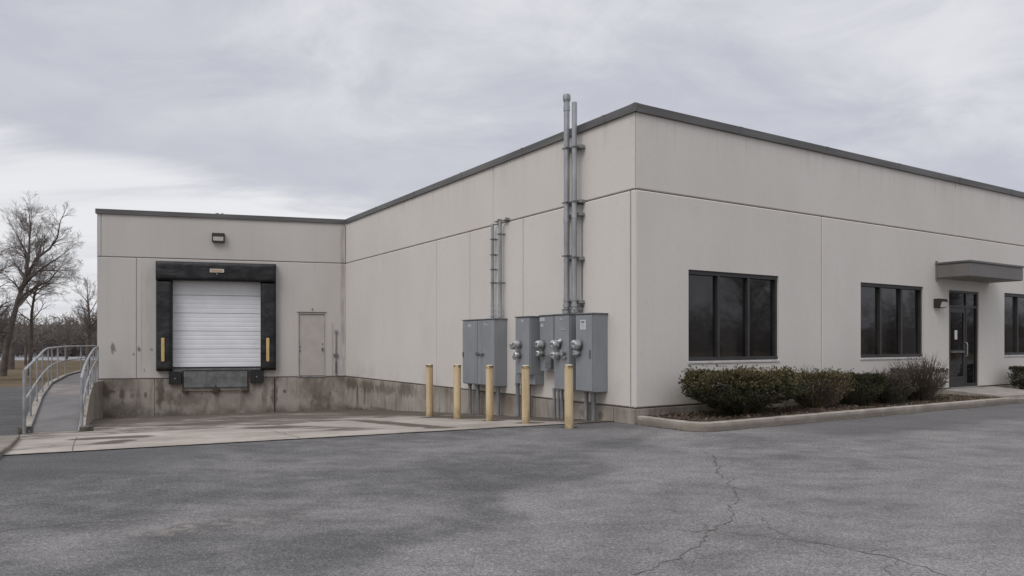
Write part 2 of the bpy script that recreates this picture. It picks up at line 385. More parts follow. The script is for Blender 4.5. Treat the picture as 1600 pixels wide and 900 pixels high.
# ------------------------------------------------------------ ground
def grid(name, P, nu, nv, mat, zf, attrs=None, kind='structure'):
    vs = []; at = {k: [] for k in (attrs or {})}
    for j in range(nv+1):
        for i in range(nu+1):
            x, y = P(i/nu, j/nv); vs.append((x, y, zf(x, y)))
            for k in at: at[k].append(attrs[k](x, y))
    fs = [(j*(nu+1)+i, j*(nu+1)+i+1, (j+1)*(nu+1)+i+1, (j+1)*(nu+1)+i) for j in range(nv) for i in range(nu)]
    me = bpy.data.meshes.new(name); me.from_pydata(vs, [], fs); me.materials.append(mat)
    for k in at:
        a = me.attributes.new(k, 'FLOAT', 'POINT'); a.data.foreach_set('value', at[k])
    me.polygons.foreach_set('use_smooth', [True]*len(fs))
    o = bpy.data.objects.new(name, me); col.objects.link(o)
    if kind: o['kind'] = kind
    return o
def cub(t, a): s = 2*t-1; return a*(abs(s)**2.6)*(1 if s > 0 else -1)
grid('ground', lambda u, v: (cub(u, 900), cub(v, 900)), 150, 150, grass_mat, lambda x, y: H(x, y)-.06)

def gpt(px, py, z=0.0):
    d = (CAMZ-z)*F/(py-535); return Vector((ray(px)*d, d))
def gh(px, py, z=0):      # photo point on the sloping ground
    d = 5.0
    while d < 60 and (CAMZ-H(ray(px)*d, d))/d*F > py-535: d += .04
    return Vector((ray(px)*d, d))
def segd(p, a, b):
    ab = b-a; t = max(0, min(1, (p-a).dot(ab)/ab.length_squared)); return (p-(a+ab*t)).length
# lighter worn zones as traced on the lot: distance to worn strips / half planes
Wl0, Wl1 = gpt(560, 890), gpt(1000, 690)
strip = [gpt(110, 850), gpt(240, 822), gpt(330, 800), gpt(470, 788), gpt(640, 795)]
seam = [gpt(800, 640+125/2.0+0), gpt(990, 700)]
def wear(x, y):
    p = Vector((x, y)); v = .22
    d = Wl1-Wl0; s = (p-Wl0).cross(d)/d.length          # right of the diagonal edge
    q = noise.noise(Vector((x*.7, y*.7, 0)))*.35
    v += .40*sst(-.10, .25, s+q*1.6)
    ds = min(segd(p, strip[i], strip[i+1]) for i in range(4))
    v += .46*(1-sst(.05, .6, ds+q))
    v += .25*(1-sst(0, 2.2, abs((p-B1).dot(BN)+1.6)+q)) * sst(-6, -2, x)
    return v
def sand(x, y):
    p = Vector((x, y)); q = noise.noise(Vector((x*1.3, y*1.3, 7)))*.35
    v = 1-sst(.0, .38, segd(p, gpt(235, 829), gpt(400, 812))+q); w_ = .7*(1-sst(.0, .3, segd(p, gpt(400, 812), gpt(500, 798))+q))
    return max(0, min(1, max(v, w_, .6*(1-sst(0, .5, segd(p, gpt(940, 672), gpt(1060, 684))+q)))))
def dark(x, y):
    p = Vector((x, y)); v = 0
    q = noise.noise(Vector((x*.9, y*.9, 3)))*.3
    # darker sealed band next to the concrete at the left and along the kerb at the right
    t = (p-B1).dot(BN)
    v += .55*sst(-3.2, -1.6, t+q)*(1-sst(-5.6, -3.4, x+q))
    f = (p-Vector(COR)).dot(Vector((.5375, -.843))); u = (p-Vector(COR)).dot(Vector((.8432, .5375)))
    v += .5*sst(3.9, 3.2, f+q*1.5)*sst(1.6, 1.7, f)*sst(.5, 2.5, u)
    dq = gpt(925, 672); v += .3*(1-sst(.2, .9, (p-dq).length*Vector((1, 1)).length*.6+q))
    g = gpt(1030, 705); v += .35*(1-sst(.1, .8, segd(p, gpt(860, 683), gpt(1000, 700))+q))
    return min(1, v)
LX0, LX1, LY0, LY1 = -38., 70., -40., 44.5
# near, fine part of the lot and the coarser rest are one sheet: spacing follows the distance
def lot(u, v):
    x = LX0+(LX1-LX0)*u if False else 0
    su = 2*u-1; xx = (70*abs(su)**1.9) if su > 0 else -(38*abs(su)**1.55)
    yy = -40+(LY1+40)*v
    return xx, yy
grid('asphalt_lot', lot, 240, 330, asphalt_mat, lambda x, y: H(x, y), {'wear': wear, 'dark': dark, 'sand': sand})
# dock apron
A0, A1 = B0+BD*-.15, B1+BD*.25
Z0, Z1 = Vector((-17.2, 27.4)), Vector((-3, 34))
def apr(u, v):
    a = A0.lerp(A1, u); b = Z0.lerp(Z1, u); p = a.lerp(b, v); return p.x, p.y
dk_n = Vector((dock.i.x, dock.i.y))
ST = [((560, 658), (690, 669), .0, .45, .62), ((150, 686), (200, 684), .05, .65, .75), ((165, 694), (190, 690), .05, .5, .5), ((190, 660), (240, 658), .1, 1.1, .8), ((420, 668), (560, 672), .1, .9, .36), ((300, 664), (345, 660), .1, .8, .35),
      ((700, 652), (930, 658), .2, .9, .45), ((160, 654), (300, 652), .1, 1.3, .5), ((350, 648), (420, 646), .1, 1.5, .5), ((20, 704), (100, 698), .0, .5, .3)]
STW = [(gh(*a), gh(*b), c, d, e) for a, b, c, d, e in ST]
for a_ in ((671.5, 650.5), (714.5, 654), (765, 657.5), (821.5, 661.5)): STW.append((gh(*a_), gh(a_[0]+9, a_[1]+.3), .05, .34, .75))  # contact shade at the bollard feet, painted as dark rings in the apron mask
JA, JB = gh(690, 649), gh(400, 666.5)
def wet_shade(x, y):
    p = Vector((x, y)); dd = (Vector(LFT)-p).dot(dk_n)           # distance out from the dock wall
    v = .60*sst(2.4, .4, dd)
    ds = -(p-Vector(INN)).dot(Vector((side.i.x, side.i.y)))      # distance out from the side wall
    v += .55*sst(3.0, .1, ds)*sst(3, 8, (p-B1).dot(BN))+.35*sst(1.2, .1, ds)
    d_ = JB-JA; far_ = -d_.cross(p-JA)/d_.length
    v += .34*sst(-.15, .25, far_)+.14*sst(1, 5, far_)
    v += .30*(1-sst(.02, .22, (p-B1).dot(BN)+.12*noise.noise(Vector((x*2, y*2, 0)))))
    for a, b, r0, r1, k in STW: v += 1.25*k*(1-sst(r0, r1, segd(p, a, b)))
    return v+.09
grid('dock_apron', apr, 150, 170, apron_mat, lambda x, y: H(x, y)+.012, {'wet_shade': wet_shade})
crack_mat = simple('crack_fill', (.105, .082, .070), .95, 0, .3, 20)
joint_mat = simple('apron_joint', (.10, .09, .08), .95, 0, .3, 6)
def ribbon(name, pts, wd, mat, zoff, jag=.05, step=.045, n=2):
    mb = MB(); P = []
    for i in range(len(pts)-1):
        a, b = pts[i], pts[i+1]; k = max(1, int((b-a).length/step))
        for j in range(k): P.append(a.lerp(b, j/k))
    P.append(pts[-1]); Q = []
    for i, p in enumerate(P):
        o = noise.noise(Vector((p.x*1.7, p.y*1.7, 5)))*jag*2+noise.noise(Vector((p.x*7, p.y*7, 9)))*jag+noise.noise(Vector((p.x*19, p.y*19, 1)))*jag*.6
        t = (P[min(i+1, len(P)-1)]-P[max(i-1, 0)]).normalized(); nn = Vector((-t.y, t.x))
        c = p+nn*o; ww = wd*(.35+1.0*abs(noise.noise(Vector((p.x*5, p.y*5, 2)))))
        a = c+nn*ww; b = c-nn*ww
        Q.append(((a.x, a.y, H(a.x, a.y)+zoff), (b.x, b.y, H(b.x, b.y)+zoff)))
    for i in range(len(Q)-1): mb.face([Q[i][0], Q[i][1], Q[i+1][1], Q[i+1][0]])
    o = mb.build(name, mat); o['kind'] = 'structure'; return o
def G(*pp): return [gpt(*p) for p in pp]
ribbon('pavement_crack', G((1100, 705), (1114, 712), (1122, 728), (1130, 738), (1128, 746)), .013, crack_mat, .004, .07)
ribbon('pavement_crack', G((1146, 748), (1143, 765), (1152, 776), (1142, 790), (1141, 800), (1132, 816), (1112, 834), (1096, 850), (1072, 862), (1040, 878), (990, 899)), .008, crack_mat, .004, .06)
ribbon('pavement_crack', G((1112, 828), (1160, 832), (1240, 842), (1290, 850), (1345, 862), (1400, 874), (1450, 890), (1500, 905)), .007, crack_mat, .004, .05)
ribbon('pavement_crack', G((1182, 808), (1210, 826), (1245, 840), (1300, 852)), .004, crack_mat, .0045, .05)
ribbon('pavement_crack', G((1060, 826), (1085, 829), (1112, 828)), .006, crack_mat, .004, .05)
ribbon('pavement_crack', G((990, 703), (1040, 692), (1070, 687)), .008, crack_mat, .004, .05)
ribbon('pavement_crack', G((1170, 686), (1270, 694), (1320, 701), (1420, 716), (1510, 728), (1610, 738)), .009, crack_mat, .004, .05)
ribbon('pavement_crack', G((0, 830), (120, 818), (220, 812), (260, 806)), .006, crack_mat, .004, .05)
ribbon('pavement_crack', G((250, 829), (285, 820), (330, 817), (370, 806)), .006, crack_mat, .004, .09)
for hp, wd_ in ((((1142, 790), (1160, 797), (1170, 806)), .004), (((1112, 834), (1100, 822), (1085, 815)), .004), (((1240, 842), (1262, 858), (1290, 866)), .005), (((1345, 862), (1380, 856), (1420, 858), (1470, 852)), .0035),
                (((1122, 728), (1140, 724), (1152, 716)), .004), (((1400, 874), (1390, 888), (1396, 900)), .004), (((1270, 694), (1290, 706), (1330, 712)), .005), (((640, 790), (720, 776), (800, 770), (900, 762), (980, 764)), .004)):
    ribbon('pavement_crack', G(*hp), wd_, crack_mat, .004, .07)
ribbon('apron_edge_joint', [B0-BD*.1, B1+BD*.2], .011, crack_mat, .016, .03)
def jn(*pp): return [gh(px, py) for px, py, z in pp]
ribbon('apron_joint', jn((140, 677, -.33), (260, 668, -.42), (400, 663, -.5), (640, 651, -.48), (700, 648, -.4)), .022, joint_mat, .016, .02)
ribbon('apron_joint', jn((345, 652, -.95), (362, 663, -.6), (430, 675, -.3), (470, 686, -.02)), .010, joint_mat, .016, .04)
ribbon('apron_joint', jn((112, 706, -.02), (120, 684, -.25)), .010, joint_mat, .016, .01)
ribbon('apron_joint', jn((700, 654, -.15), (762, 660, -.1), (860, 664, 0)), .009, joint_mat, .016, .02)

# far car park strip and lane across the grass on the left
mb = MB(); mb.prism([(-260, 118), (-60, 112), (-60, 178), (-260, 190)], -1.2, -1.155+.06)
o = mb.build('far_car_park', simple('pale_far_asphalt', (.23, .23, .235), .9)); o['kind'] = 'structure'
# low brown rise round the horizon
def ring(u, v):
    a = u*2*math.pi; r = lerp(215, 420, v); return math.sin(a)*r, math.cos(a)*r
def ringz(x, y):
    r = math.hypot(x, y); a = math.atan2(x, y)
    return -1.3+sst(215, 275, r)*(7.6+2.0*noise.noise(Vector((math.cos(a)*3, math.sin(a)*3, 1)))+1.2*noise.noise(Vector((x*.05, y*.05, 1))))
grid('hill', ring, 260, 14, wood_mat, ringz)

# ------------------------------------------------------------ building
bld = thing('warehouse_building', 'long beige flat-roofed concrete warehouse with a recessed loading dock and an office front', 'building')
def setf(o, fr): o.location = fr.W(0); o.rotation_euler = (0, 0, fr.rz); return o
def cells(u0, u1, z0, z1, holes):
    us = sorted({u0, u1}|{min(max(h[k], u0), u1) for h in holes for k in (0, 1)})
    zs = sorted({z0, z1}|{min(max(h[k], z0), z1) for h in holes for k in (2, 3)})
    for a, b in zip(us, us[1:]):
        for c, d in zip(zs, zs[1:]):
            if b-a < 1e-6 or d-c < 1e-6: continue
            m_, n_ = (a+b)/2, (c+d)/2
            if any(h[0] < m_ < h[1] and h[2] < n_ < h[3] for h in holes): continue
            yield a, b, c, d
def panel(mb, u0, u1, z0, z1, holes, y=0., c=.018, dep=.03, rev=.24):
    a, b, e, g = u0+c, u1-c, z0+c, z1-c
    for p, q, r_, s_ in cells(a, b, e, g, holes): mb.face([(p, y, r_), (q, y, r_), (q, y, s_), (p, y, s_)])
    O = [(u0, z0), (u1, z0), (u1, z1), (u0, z1)]; I = [(a, e), (b, e), (b, g), (a, g)]
    for k in range(4):
        o1, o2, i1, i2 = O[k], O[(k+1) % 4], I[k], I[(k+1) % 4]
        mb.face([(o1[0], y+c, o1[1]), (o2[0], y+c, o2[1]), (i2[0], y, i2[1]), (i1[0], y, i1[1])])
        mb.face([(o1[0], y+c+dep, o1[1]), (o2[0], y+c+dep, o2[1]), (o2[0], y+c, o2[1]), (o1[0], y+c, o1[1])])
    for h in holes:
        if h[0] > u0 and h[1] < u1:
            z_lo = max(h[2], e)
            mb.face([(h[0], y, z_lo), (h[0], y, h[3]), (h[0], y+rev, h[3]), (h[0], y+rev, z_lo)])
            mb.face([(h[1], y, z_lo), (h[1], y+rev, z_lo), (h[1], y+rev, h[3]), (h[1], y, h[3])])
            mb.face([(h[0], y, h[3]), (h[1], y, h[3]), (h[1], y+rev, h[3]), (h[0], y+rev, h[3])])
            if h[2] > e: mb.face([(h[0], y, z_lo), (h[0], y+rev, z_lo), (h[1], y+rev, z_lo), (h[1], y, z_lo)])
g = .015
def wallset(fr, low_breaks, up_breaks, holes, mat, hi_low=JZ):
    mb = MB(); bs = [0]+low_breaks+[fr.len]
    for a, b in zip(bs, bs[1:]): panel(mb, a+(g if a > 0 else 0), b-(g if b < fr.len else 0), FL, JZ-.014, holes, y=-.014)
    bs = [0]+up_breaks+[fr.len]
    for a, b in zip(bs, bs[1:]): panel(mb, a+(g*.6 if a > 0 else 0), b-(g*.6 if b < fr.len else 0), JZ+.014, TOP-.02, [], y=0)
    setf(mb.build('wall', mat, bld), fr)
    mb = MB()
    for p, q, r_, s_ in cells(0.03, fr.len-.03, FL-.06, TOP-.05, holes): mb.face([(p, .024, r_), (q, .024, r_), (q, .024, s_), (p, .024, s_)])
    setf(mb.build('joint_sealant', sealant_mat, bld), fr)
# openings on the front
def rect(fr, x0, x1, ytop0, ybot0): 
    a = fr.P(x0, ytop0); b = fr.P(x0, ybot0); return (a[0], fr.P(x1), b[1], a[1])
w1 = rect(front, 1075, 1216, 421, 564.5); w2 = rect(front, 1344, 1442, 441, 559.5); w3u = front.P(1568.5)
w2 = (w2[0], w2[1], w1[2], w1[3]); w3 = (w3u, w3u+(w2[1]-w2[0])*1.02, w1[2], w1[3])
dr = (front.P(1482), front.P(1528.5), FL+.0, front.P(1482, 453)[1])
print('W1', w1, 'W2', w2, 'door', dr, 'check', rect(front, 1344, 1442, 441, 559.5))
fholes = [w1, w2, w3, (dr[0], dr[1], 0, dr[3])]
j1 = front.P(1283.5)
wallset(front, [j1, 23.0, 31.], [12., 24.], fholes, wall_mat)
wallset(side, [side.P(600), side.P(682.5), side.P(734.5), side.P(817.5), side.len-.14], [side.P(770)], [], wall_mat)
# dock openings
dd0, dd1 = dock.P(266), dock.P(408); dz0 = dock.P(266, 577)[1]; dz1 = dock.P(266, 434)[1]
md0, md1 = dock.P(465), dock.P(509.5); mz1 = dock.P(480, 488.5)[1]
dz0 = dock.P(337, 575)[1]
print('dock door', dd0, dd1, dz0, dz1, 'man', md0, md1, mz1)
dholes = [(dd0, dd1, 0, dz1), (md0, md1, 0, mz1)]
g = .005
wallset(dock, [dock.P(213.5)], [dock.P(158)], dholes, dock_wall_mat)
# back and far side walls
mb = MB()
pf = front.W(front.len); bk = [COR, (pf[0], pf[1])]
e1 = Vector(pf[:2])+front.i*30; e2 = Vector(LFT)+dock.i*24
far = [Vector(pf[:2]), e1, e2, Vector(LFT)]
for a, b in zip(far, far[1:]):
    mb.face([(a.x, a.y, -1.6), (b.x, b.y, -1.6), (b.x, b.y, TOP-.03), (a.x, a.y, TOP-.03)])
mb.build('wall', wall_mat, bld)
mb = MB(); mb.face([(*LFT, TOP-.25), (*INN, TOP-.25), (*COR, TOP-.25), (pf[0], pf[1], TOP-.25), (e1.x, e1.y, TOP-.25), (e2.x, e2.y, TOP-.25)])
mb.build('roof', gravel_edge, bld)
# foundation pieces
def foundation(fr, brk, y=-.03, z1=FL-.03, zb=-1.7, ys=None, ends=(0, 0), mt=None):
    mb = MB(); bs = [0-ends[0]]+brk+[fr.len+ends[1]]
    for k, (a, b) in enumerate(zip(bs, bs[1:])):
        yy = (ys[k] if ys else y)
        mb.box((a+(.008 if k else 0), yy, zb), (b-(.008 if k < len(bs)-2 else 0), .2, z1))
    o = setf(mb.build('foundation', mt or found_mat, bld, .008), fr); return o
side_found_mat = make_foundation_mat('side_concrete', [(.6, .05, .9, .22, .75), (2.2, .02, .9, .25, .75), (1.3, -.25, .12, .5, .7), (2.0, -.2, .10, .45, .7), (3.9, .02, 1.0, .2, .6), (5.6, .05, .8, .2, .55), (7.2, -.05, .25, .6, .8), (2.2, -.88, 2.6, .14, .95), (4.2, -.7, 1.8, .10, .8), (15.2, .08, .10, .10, .8), (14.6, .1, .14, .09, .5)])
foundation(side, [side.P(598), side.P(625), side.P(705), side.P(838), side.P(960)], ends=(-.02, -.0), mt=side_found_mat)
foundation(front, [6, 12, 18, 24], y=-.02, ends=(-.03, 0))
foundation(dock, [dock.P(242), dock.P(429)], ys=[-.03, -.06, -.03], mt=dock_found_mat)
# coping
def coping(fr, e0=0., e1=0., step=3.05):
    mb = MB(); u = -e0
    L_ = fr.len+e1
    prof = [(-.045, TOP-.17), (-.055, TOP-.165), (-.055, TOP-.012), (-.04, TOP), (.30, TOP-.02), (.30, TOP-.165)]
    us = [u]
    while us[-1]+step < L_: us.append(us[-1]+step)
    us.append(L_)
    for a, b in zip(us, us[1:]):
        a2 = a+(.004 if a > -e0 else 0)
        for k in range(len(prof)-1):
            (y0, z0), (y1, z1) = prof[k], prof[k+1]
            mb.face([(a2, y0, z0), (b-.002, y0, z0), (b-.002, y1, z1), (a2, y1, z1)])
        mb.face([(a2, -.045, TOP-.17), (a2, -.0, TOP-.17), (b, -.0, TOP-.17), (b, -.045, TOP-.17)])
    for c in us[1:-1]: mb.box((c-.05, -.059, TOP-.168), (c+.05, -.05, TOP-.004))
    for c in (us[0], us[-1]):
        mb.face([(c, p[0], p[1]) for p in prof])
    return setf(mb.build('coping', coping_mat, bld), fr)
coping(side, -.06, .055); coping(front, .055, 0); coping(dock, .05, -.03)

# windows
def window(fr, rc, n=3):
    u0, u1, z0, z1 = rc; mb = MB(); yf = .03; yb = .15; t = .06
    mb.box((u0, yf, z1-t*1.5), (u1, yb, z1)); mb.box((u0, yf-.02, z0), (u1, yb, z0+t*1.3))
    mb.box((u0, yf, z0+t*1.3), (u0+t, yb, z1-t*1.5)); mb.box((u1-t, yf, z0+t*1.3), (u1, yb, z1-t*1.5))
    for k in range(1, n):
        c = lerp(u0, u1, k/n); mb.box((c-t*.62, yf+.004, z0+t*1.3), (c+t*.62, yb, z1-t*1.5))
    root = bpy.data.objects.new('window', None); col.objects.link(root); root.parent = bld; setf(root, fr)
    mb.build('frame', frame_mat, root, .004)
    for k in range(n):
        a = lerp(u0, u1, k/n)+.03; b = lerp(u0, u1, (k+1)/n)-.03; q = MB()
        tl = [(random.random()-.5)*.006 for _ in range(3)]
        q.box((a, .105, z0+.06), (b, .115, z1-.06)); q.build('pane', glass_mat, root)
    s = MB(); s.box((u0-.02, -.034, z0-.052), (u1+.02, .19, z0-.002)); s.build('sill', simple('pale_sill', (.52, .50, .47), .8), root, .006)
    return root
window(front, w1); window(front, w2); window(front, w3)
# entrance
def entrance():
    u0, u1, z0, z1 = dr; root = bpy.data.objects.new('entrance_door', None); col.objects.link(root); root.parent = bld; setf(root, front)
    root['label'] = 'dark glazed entrance door with sidelight under a transom'
    mb = MB(); y0, y1 = .02, .12; t = .06; um = lerp(u0, u1, .60); zt = z1-.42
    mb.box((u0, y0, z0), (u0+t, y1, z1)); mb.box((u1-t, y0, z0), (u1, y1, z1)); mb.box((u0+t, y0, z1-t), (u1-t, y1, z1))
    mb.box((u0+t, y0, zt-.06), (u1-t, y1, zt)); mb.box((um, y0, z0), (um+.06, y1, zt-.06)); mb.box((um+.06, y0, z0), (u1-t, y1, z0+.10))
    mb.box((um+.01, y0+.01, zt), (um+.05, y1, z1-t)); mb.build('door_frame', frame_mat, root, .004)
    lf = MB(); a, b = u0+t+.005, um-.005; lf.box((a, .03, z0+.02), (a+.10, .085, zt-.065)); lf.box((b-.10, .03, z0+.02), (b, .085, zt-.065))
    lf.box((a+.10, .03, z0+.02), (b-.10, .085, z0+.30)); lf.box((a+.10, .03, zt-.20), (b-.10, .085, zt-.065)); lf.box((a+.1, .03, z0+.98), (b-.1, .085, z0+1.06))
    lo = lf.build('door_leaf', frame_mat, root, .004)
    q = MB(); q.box((a+.09, .055, z0+.29), (b-.09, .062, z0+.99)); q.box((a+.09, .055, z0+1.05), (b-.09, .062, zt-.19)); q.build('pane', glass_mat, lo)
    p = MB(); uc = (a+b)/2-.02; p.box((uc-.07, .050, z0+1.36), (uc+.07, .054, z0+1.62)); p.build('paper_notice', paper_mat, lo)
    h = MB(); h.tube([(b-.05, .03, z0+1.28), (b-.05, -.04, z0+1.26), (b-.05, -.05, z0+1.2), (b-.05, -.05, z0+.95), (b-.05, -.04, z0+.90), (b-.05, .03, z0+.88)], .013, 10)
    h.build('handle', galv, lo); h = MB(); h.tube([(a+.12, -.012, z0+1.0), (b-.12, -.012, z0+1.0)], .012, 10); h.box((a+.12, -.012, z0+.99), (a+.14, .03, z0+1.01)); h.box((b-.14, -.012, z0+.99), (b-.12, .03, z0+1.01))
    h.build('push_bar', galv, lo)
    q = MB(); q.box((um+.055, .06, z0+.09), (u1-t+.005, .067, zt-.055)); q.box((u0+t-.005, .06, zt-.005), (u1-t+.005, .067, z1-t+.005)); q.build('pane', glass_mat, root)
    s = MB(); s.box((u0, -.05, z0-.03), (u1, .12, z0+.012)); s.build('threshold', galv_dull, root)
entrance()
# canopy
def canopy():
    root = bpy.data.objects.new('canopy', None); col.objects.link(root); root.parent = bld; setf(root, front); root['label'] = 'grey box canopy above the entrance door'
    c0 = front.P(1461); zt = front.P(1461, 408)[1]
    # how far out: same u, seen at px 1515
    off = .1
    while True:
        p = front.W(c0, -off); px = 800+p[0]/p[1]*F
        if px >= 1515: break
        off += .01
    zt2 = CAMZ+(535-406)/F*p[1]; zb = CAMZ+(535-430.5)/F*p[1]
    c1 = front.P(1598.5, off=off); print('canopy', c0, c1, off, zt, zt2, zb)
    mb = MB(); mb.box((c0, -off, zb), (c1, -.014, zt2-.06)); mb.build('fascia', canopy_mat, root, .006)
    mb = MB(); mb.box((c0-.025, -off-.025, zt2-.055), (c1+.025, -.014, zt2)); mb.build('canopy_cap', coping_mat, root, .004)
    mb = MB(); mb.box((c0+.03, -off+.03, zb-.012), (c1-.03, -.02, zb-.002)); mb.build('soffit', simple('soffit_board', (.24, .225, .205), .8), root)
    mb = MB(); mb.box((c0-.012, -.06, zb-.06), (c0+.03, -.014, zt2+.05)); mb.build('wall_flashing', canopy_mat, root)
    return root
canopy()
# dock door
def dockdoor():
    root = bpy.data.objects.new('dock_door', None); col.objects.link(root); root.parent = bld; setf(root, dock); root['label'] = 'closed white sectional loading door'
    zs0, zs1 = dz0+.03, dz1+.05; n = 5; hh = (zs1-zs0)/n; yd = .13
    a, b = dd0-.02, dd1+.02
    for k in range(n):
        mb = MB(); z0 = zs0+k*hh+.006; z1 = zs0+(k+1)*hh-.006
        prof = [(yd+.012, z0), (yd, z0+.012)]
        m_ = 4
        for j in range(1, m_):
            zc_ = lerp(z0, z1, j/m_); prof += [(yd, zc_-.03), (yd+.005, zc_-.012), (yd+.005, zc_+.012), (yd, zc_+.03)]
        prof += [(yd, z1-.012), (yd+.012, z1)]
        for (p0, q0), (p1, q1) in zip(prof, prof[1:]): mb.face([(a, p0, q0), (b, p0, q0), (b, p1, q1), (a, p1, q1)])
        mb.box((a, yd+.012, z0), (b, yd+.05, z1)); mb.build('door_section', ddoor_mat, root)
    mb = MB(); mb.box((a, yd, zs0-.035), (b, yd+.05, zs0)); mb.build('bottom_seal', rubber_mat, root)
    mb = MB(); mb.box((a, yd+.06, zs0), (b, yd+.07, zs1)); mb.build('backing', sealant_mat, root)
    mb = MB(); mb.box((dd0, -.03, FL-.35), (dd1, .3, dz0-.012)); mb.build('dock_sill', steel_plate, root)
dockdoor()
def mandoor():
    root = bpy.data.objects.new('service_door', None); col.objects.link(root); root.parent = bld; setf(root, dock); root['label'] = 'plain beige steel door above the dock wall with no steps'
    u0, u1, z1 = md0, md1, mz1
    mb = MB(); t = .05
    mb.box((u0, -.02, FL-.01), (u0+t, .1, z1)); mb.box((u1-t, -.02, FL-.01), (u1, .1, z1)); mb.box((u0+t, -.02, z1-t), (u1-t, .1, z1)); mb.build('door_frame', mandoor_mat, root, .004)
    mb = MB(); mb.box((u0+t+.006, .02, FL+.03), (u1-t-.006, .065, z1-t-.012)); leaf = mb.build('door_leaf', mandoor_mat, root, .003)
    mb = MB(); mb.box((u0-.02, -.04, z1+.004), (u1+.02, .02, z1+.028)); mb.build('drip_cap', coping_mat, root)
    mb = MB(); mb.box((u1-.16, -.0, FL+.96), (u1-.10, .03, FL+1.08)); mb.tube([(u1-.13, .02, FL+1.02), (u1-.13, -.05, FL+1.02)], .026, 12); mb.build('handle', cab_dark, leaf); mb = MB(); mb.tube([(u1-.13, .02, FL+1.22), (u1-.13, -.01, FL+1.22)], .024, 12)
    mb.build('deadbolt', cab_dark, leaf)
    mb = MB(); mb.box((u0+.07, .0, FL+.93), (u0+.11, .025, FL+1.0)); mb.build('hinge_plate', cab_dark, leaf); mb = MB(); mb.box((u0+.07, .0, FL+1.08), (u0+.11, .025, FL+1.15)); mb.build('hinge_plate', cab_dark, leaf)
    mb = MB(); mb.box((u0, -.05, FL-.028), (u1, .1, FL+.01)); mb.build('threshold', galv_dull, root)
mandoor()
def text(s, size, fr, u, z, y, mat, name, parent, ext=.002):
    cu = bpy.data.curves.new(name, 'FONT'); cu.body = s; cu.size = size; cu.extrude = ext; cu.align_x = 'CENTER'
    o = bpy.data.objects.new('tmp', cu); col.objects.link(o); dg = bpy.context.evaluated_depsgraph_get()
    me = bpy.data.meshes.new_from_object(o.evaluated_get(dg)); bpy.data.objects.remove(o)
    me.transform(Matrix.Rotation(R(90), 4, 'X')); me.transform(Matrix.Translation((u, y, z))); me.materials.clear(); me.materials.append(mat)
    t = bpy.data.objects.new(name, me); col.objects.link(t); t.parent = parent
    if fr: setf(t, fr)
    return t
text('4', .17, dock, dock.P(488), dock.P(488, 486)[1], -.018, ink_mat, 'door_number', bld)

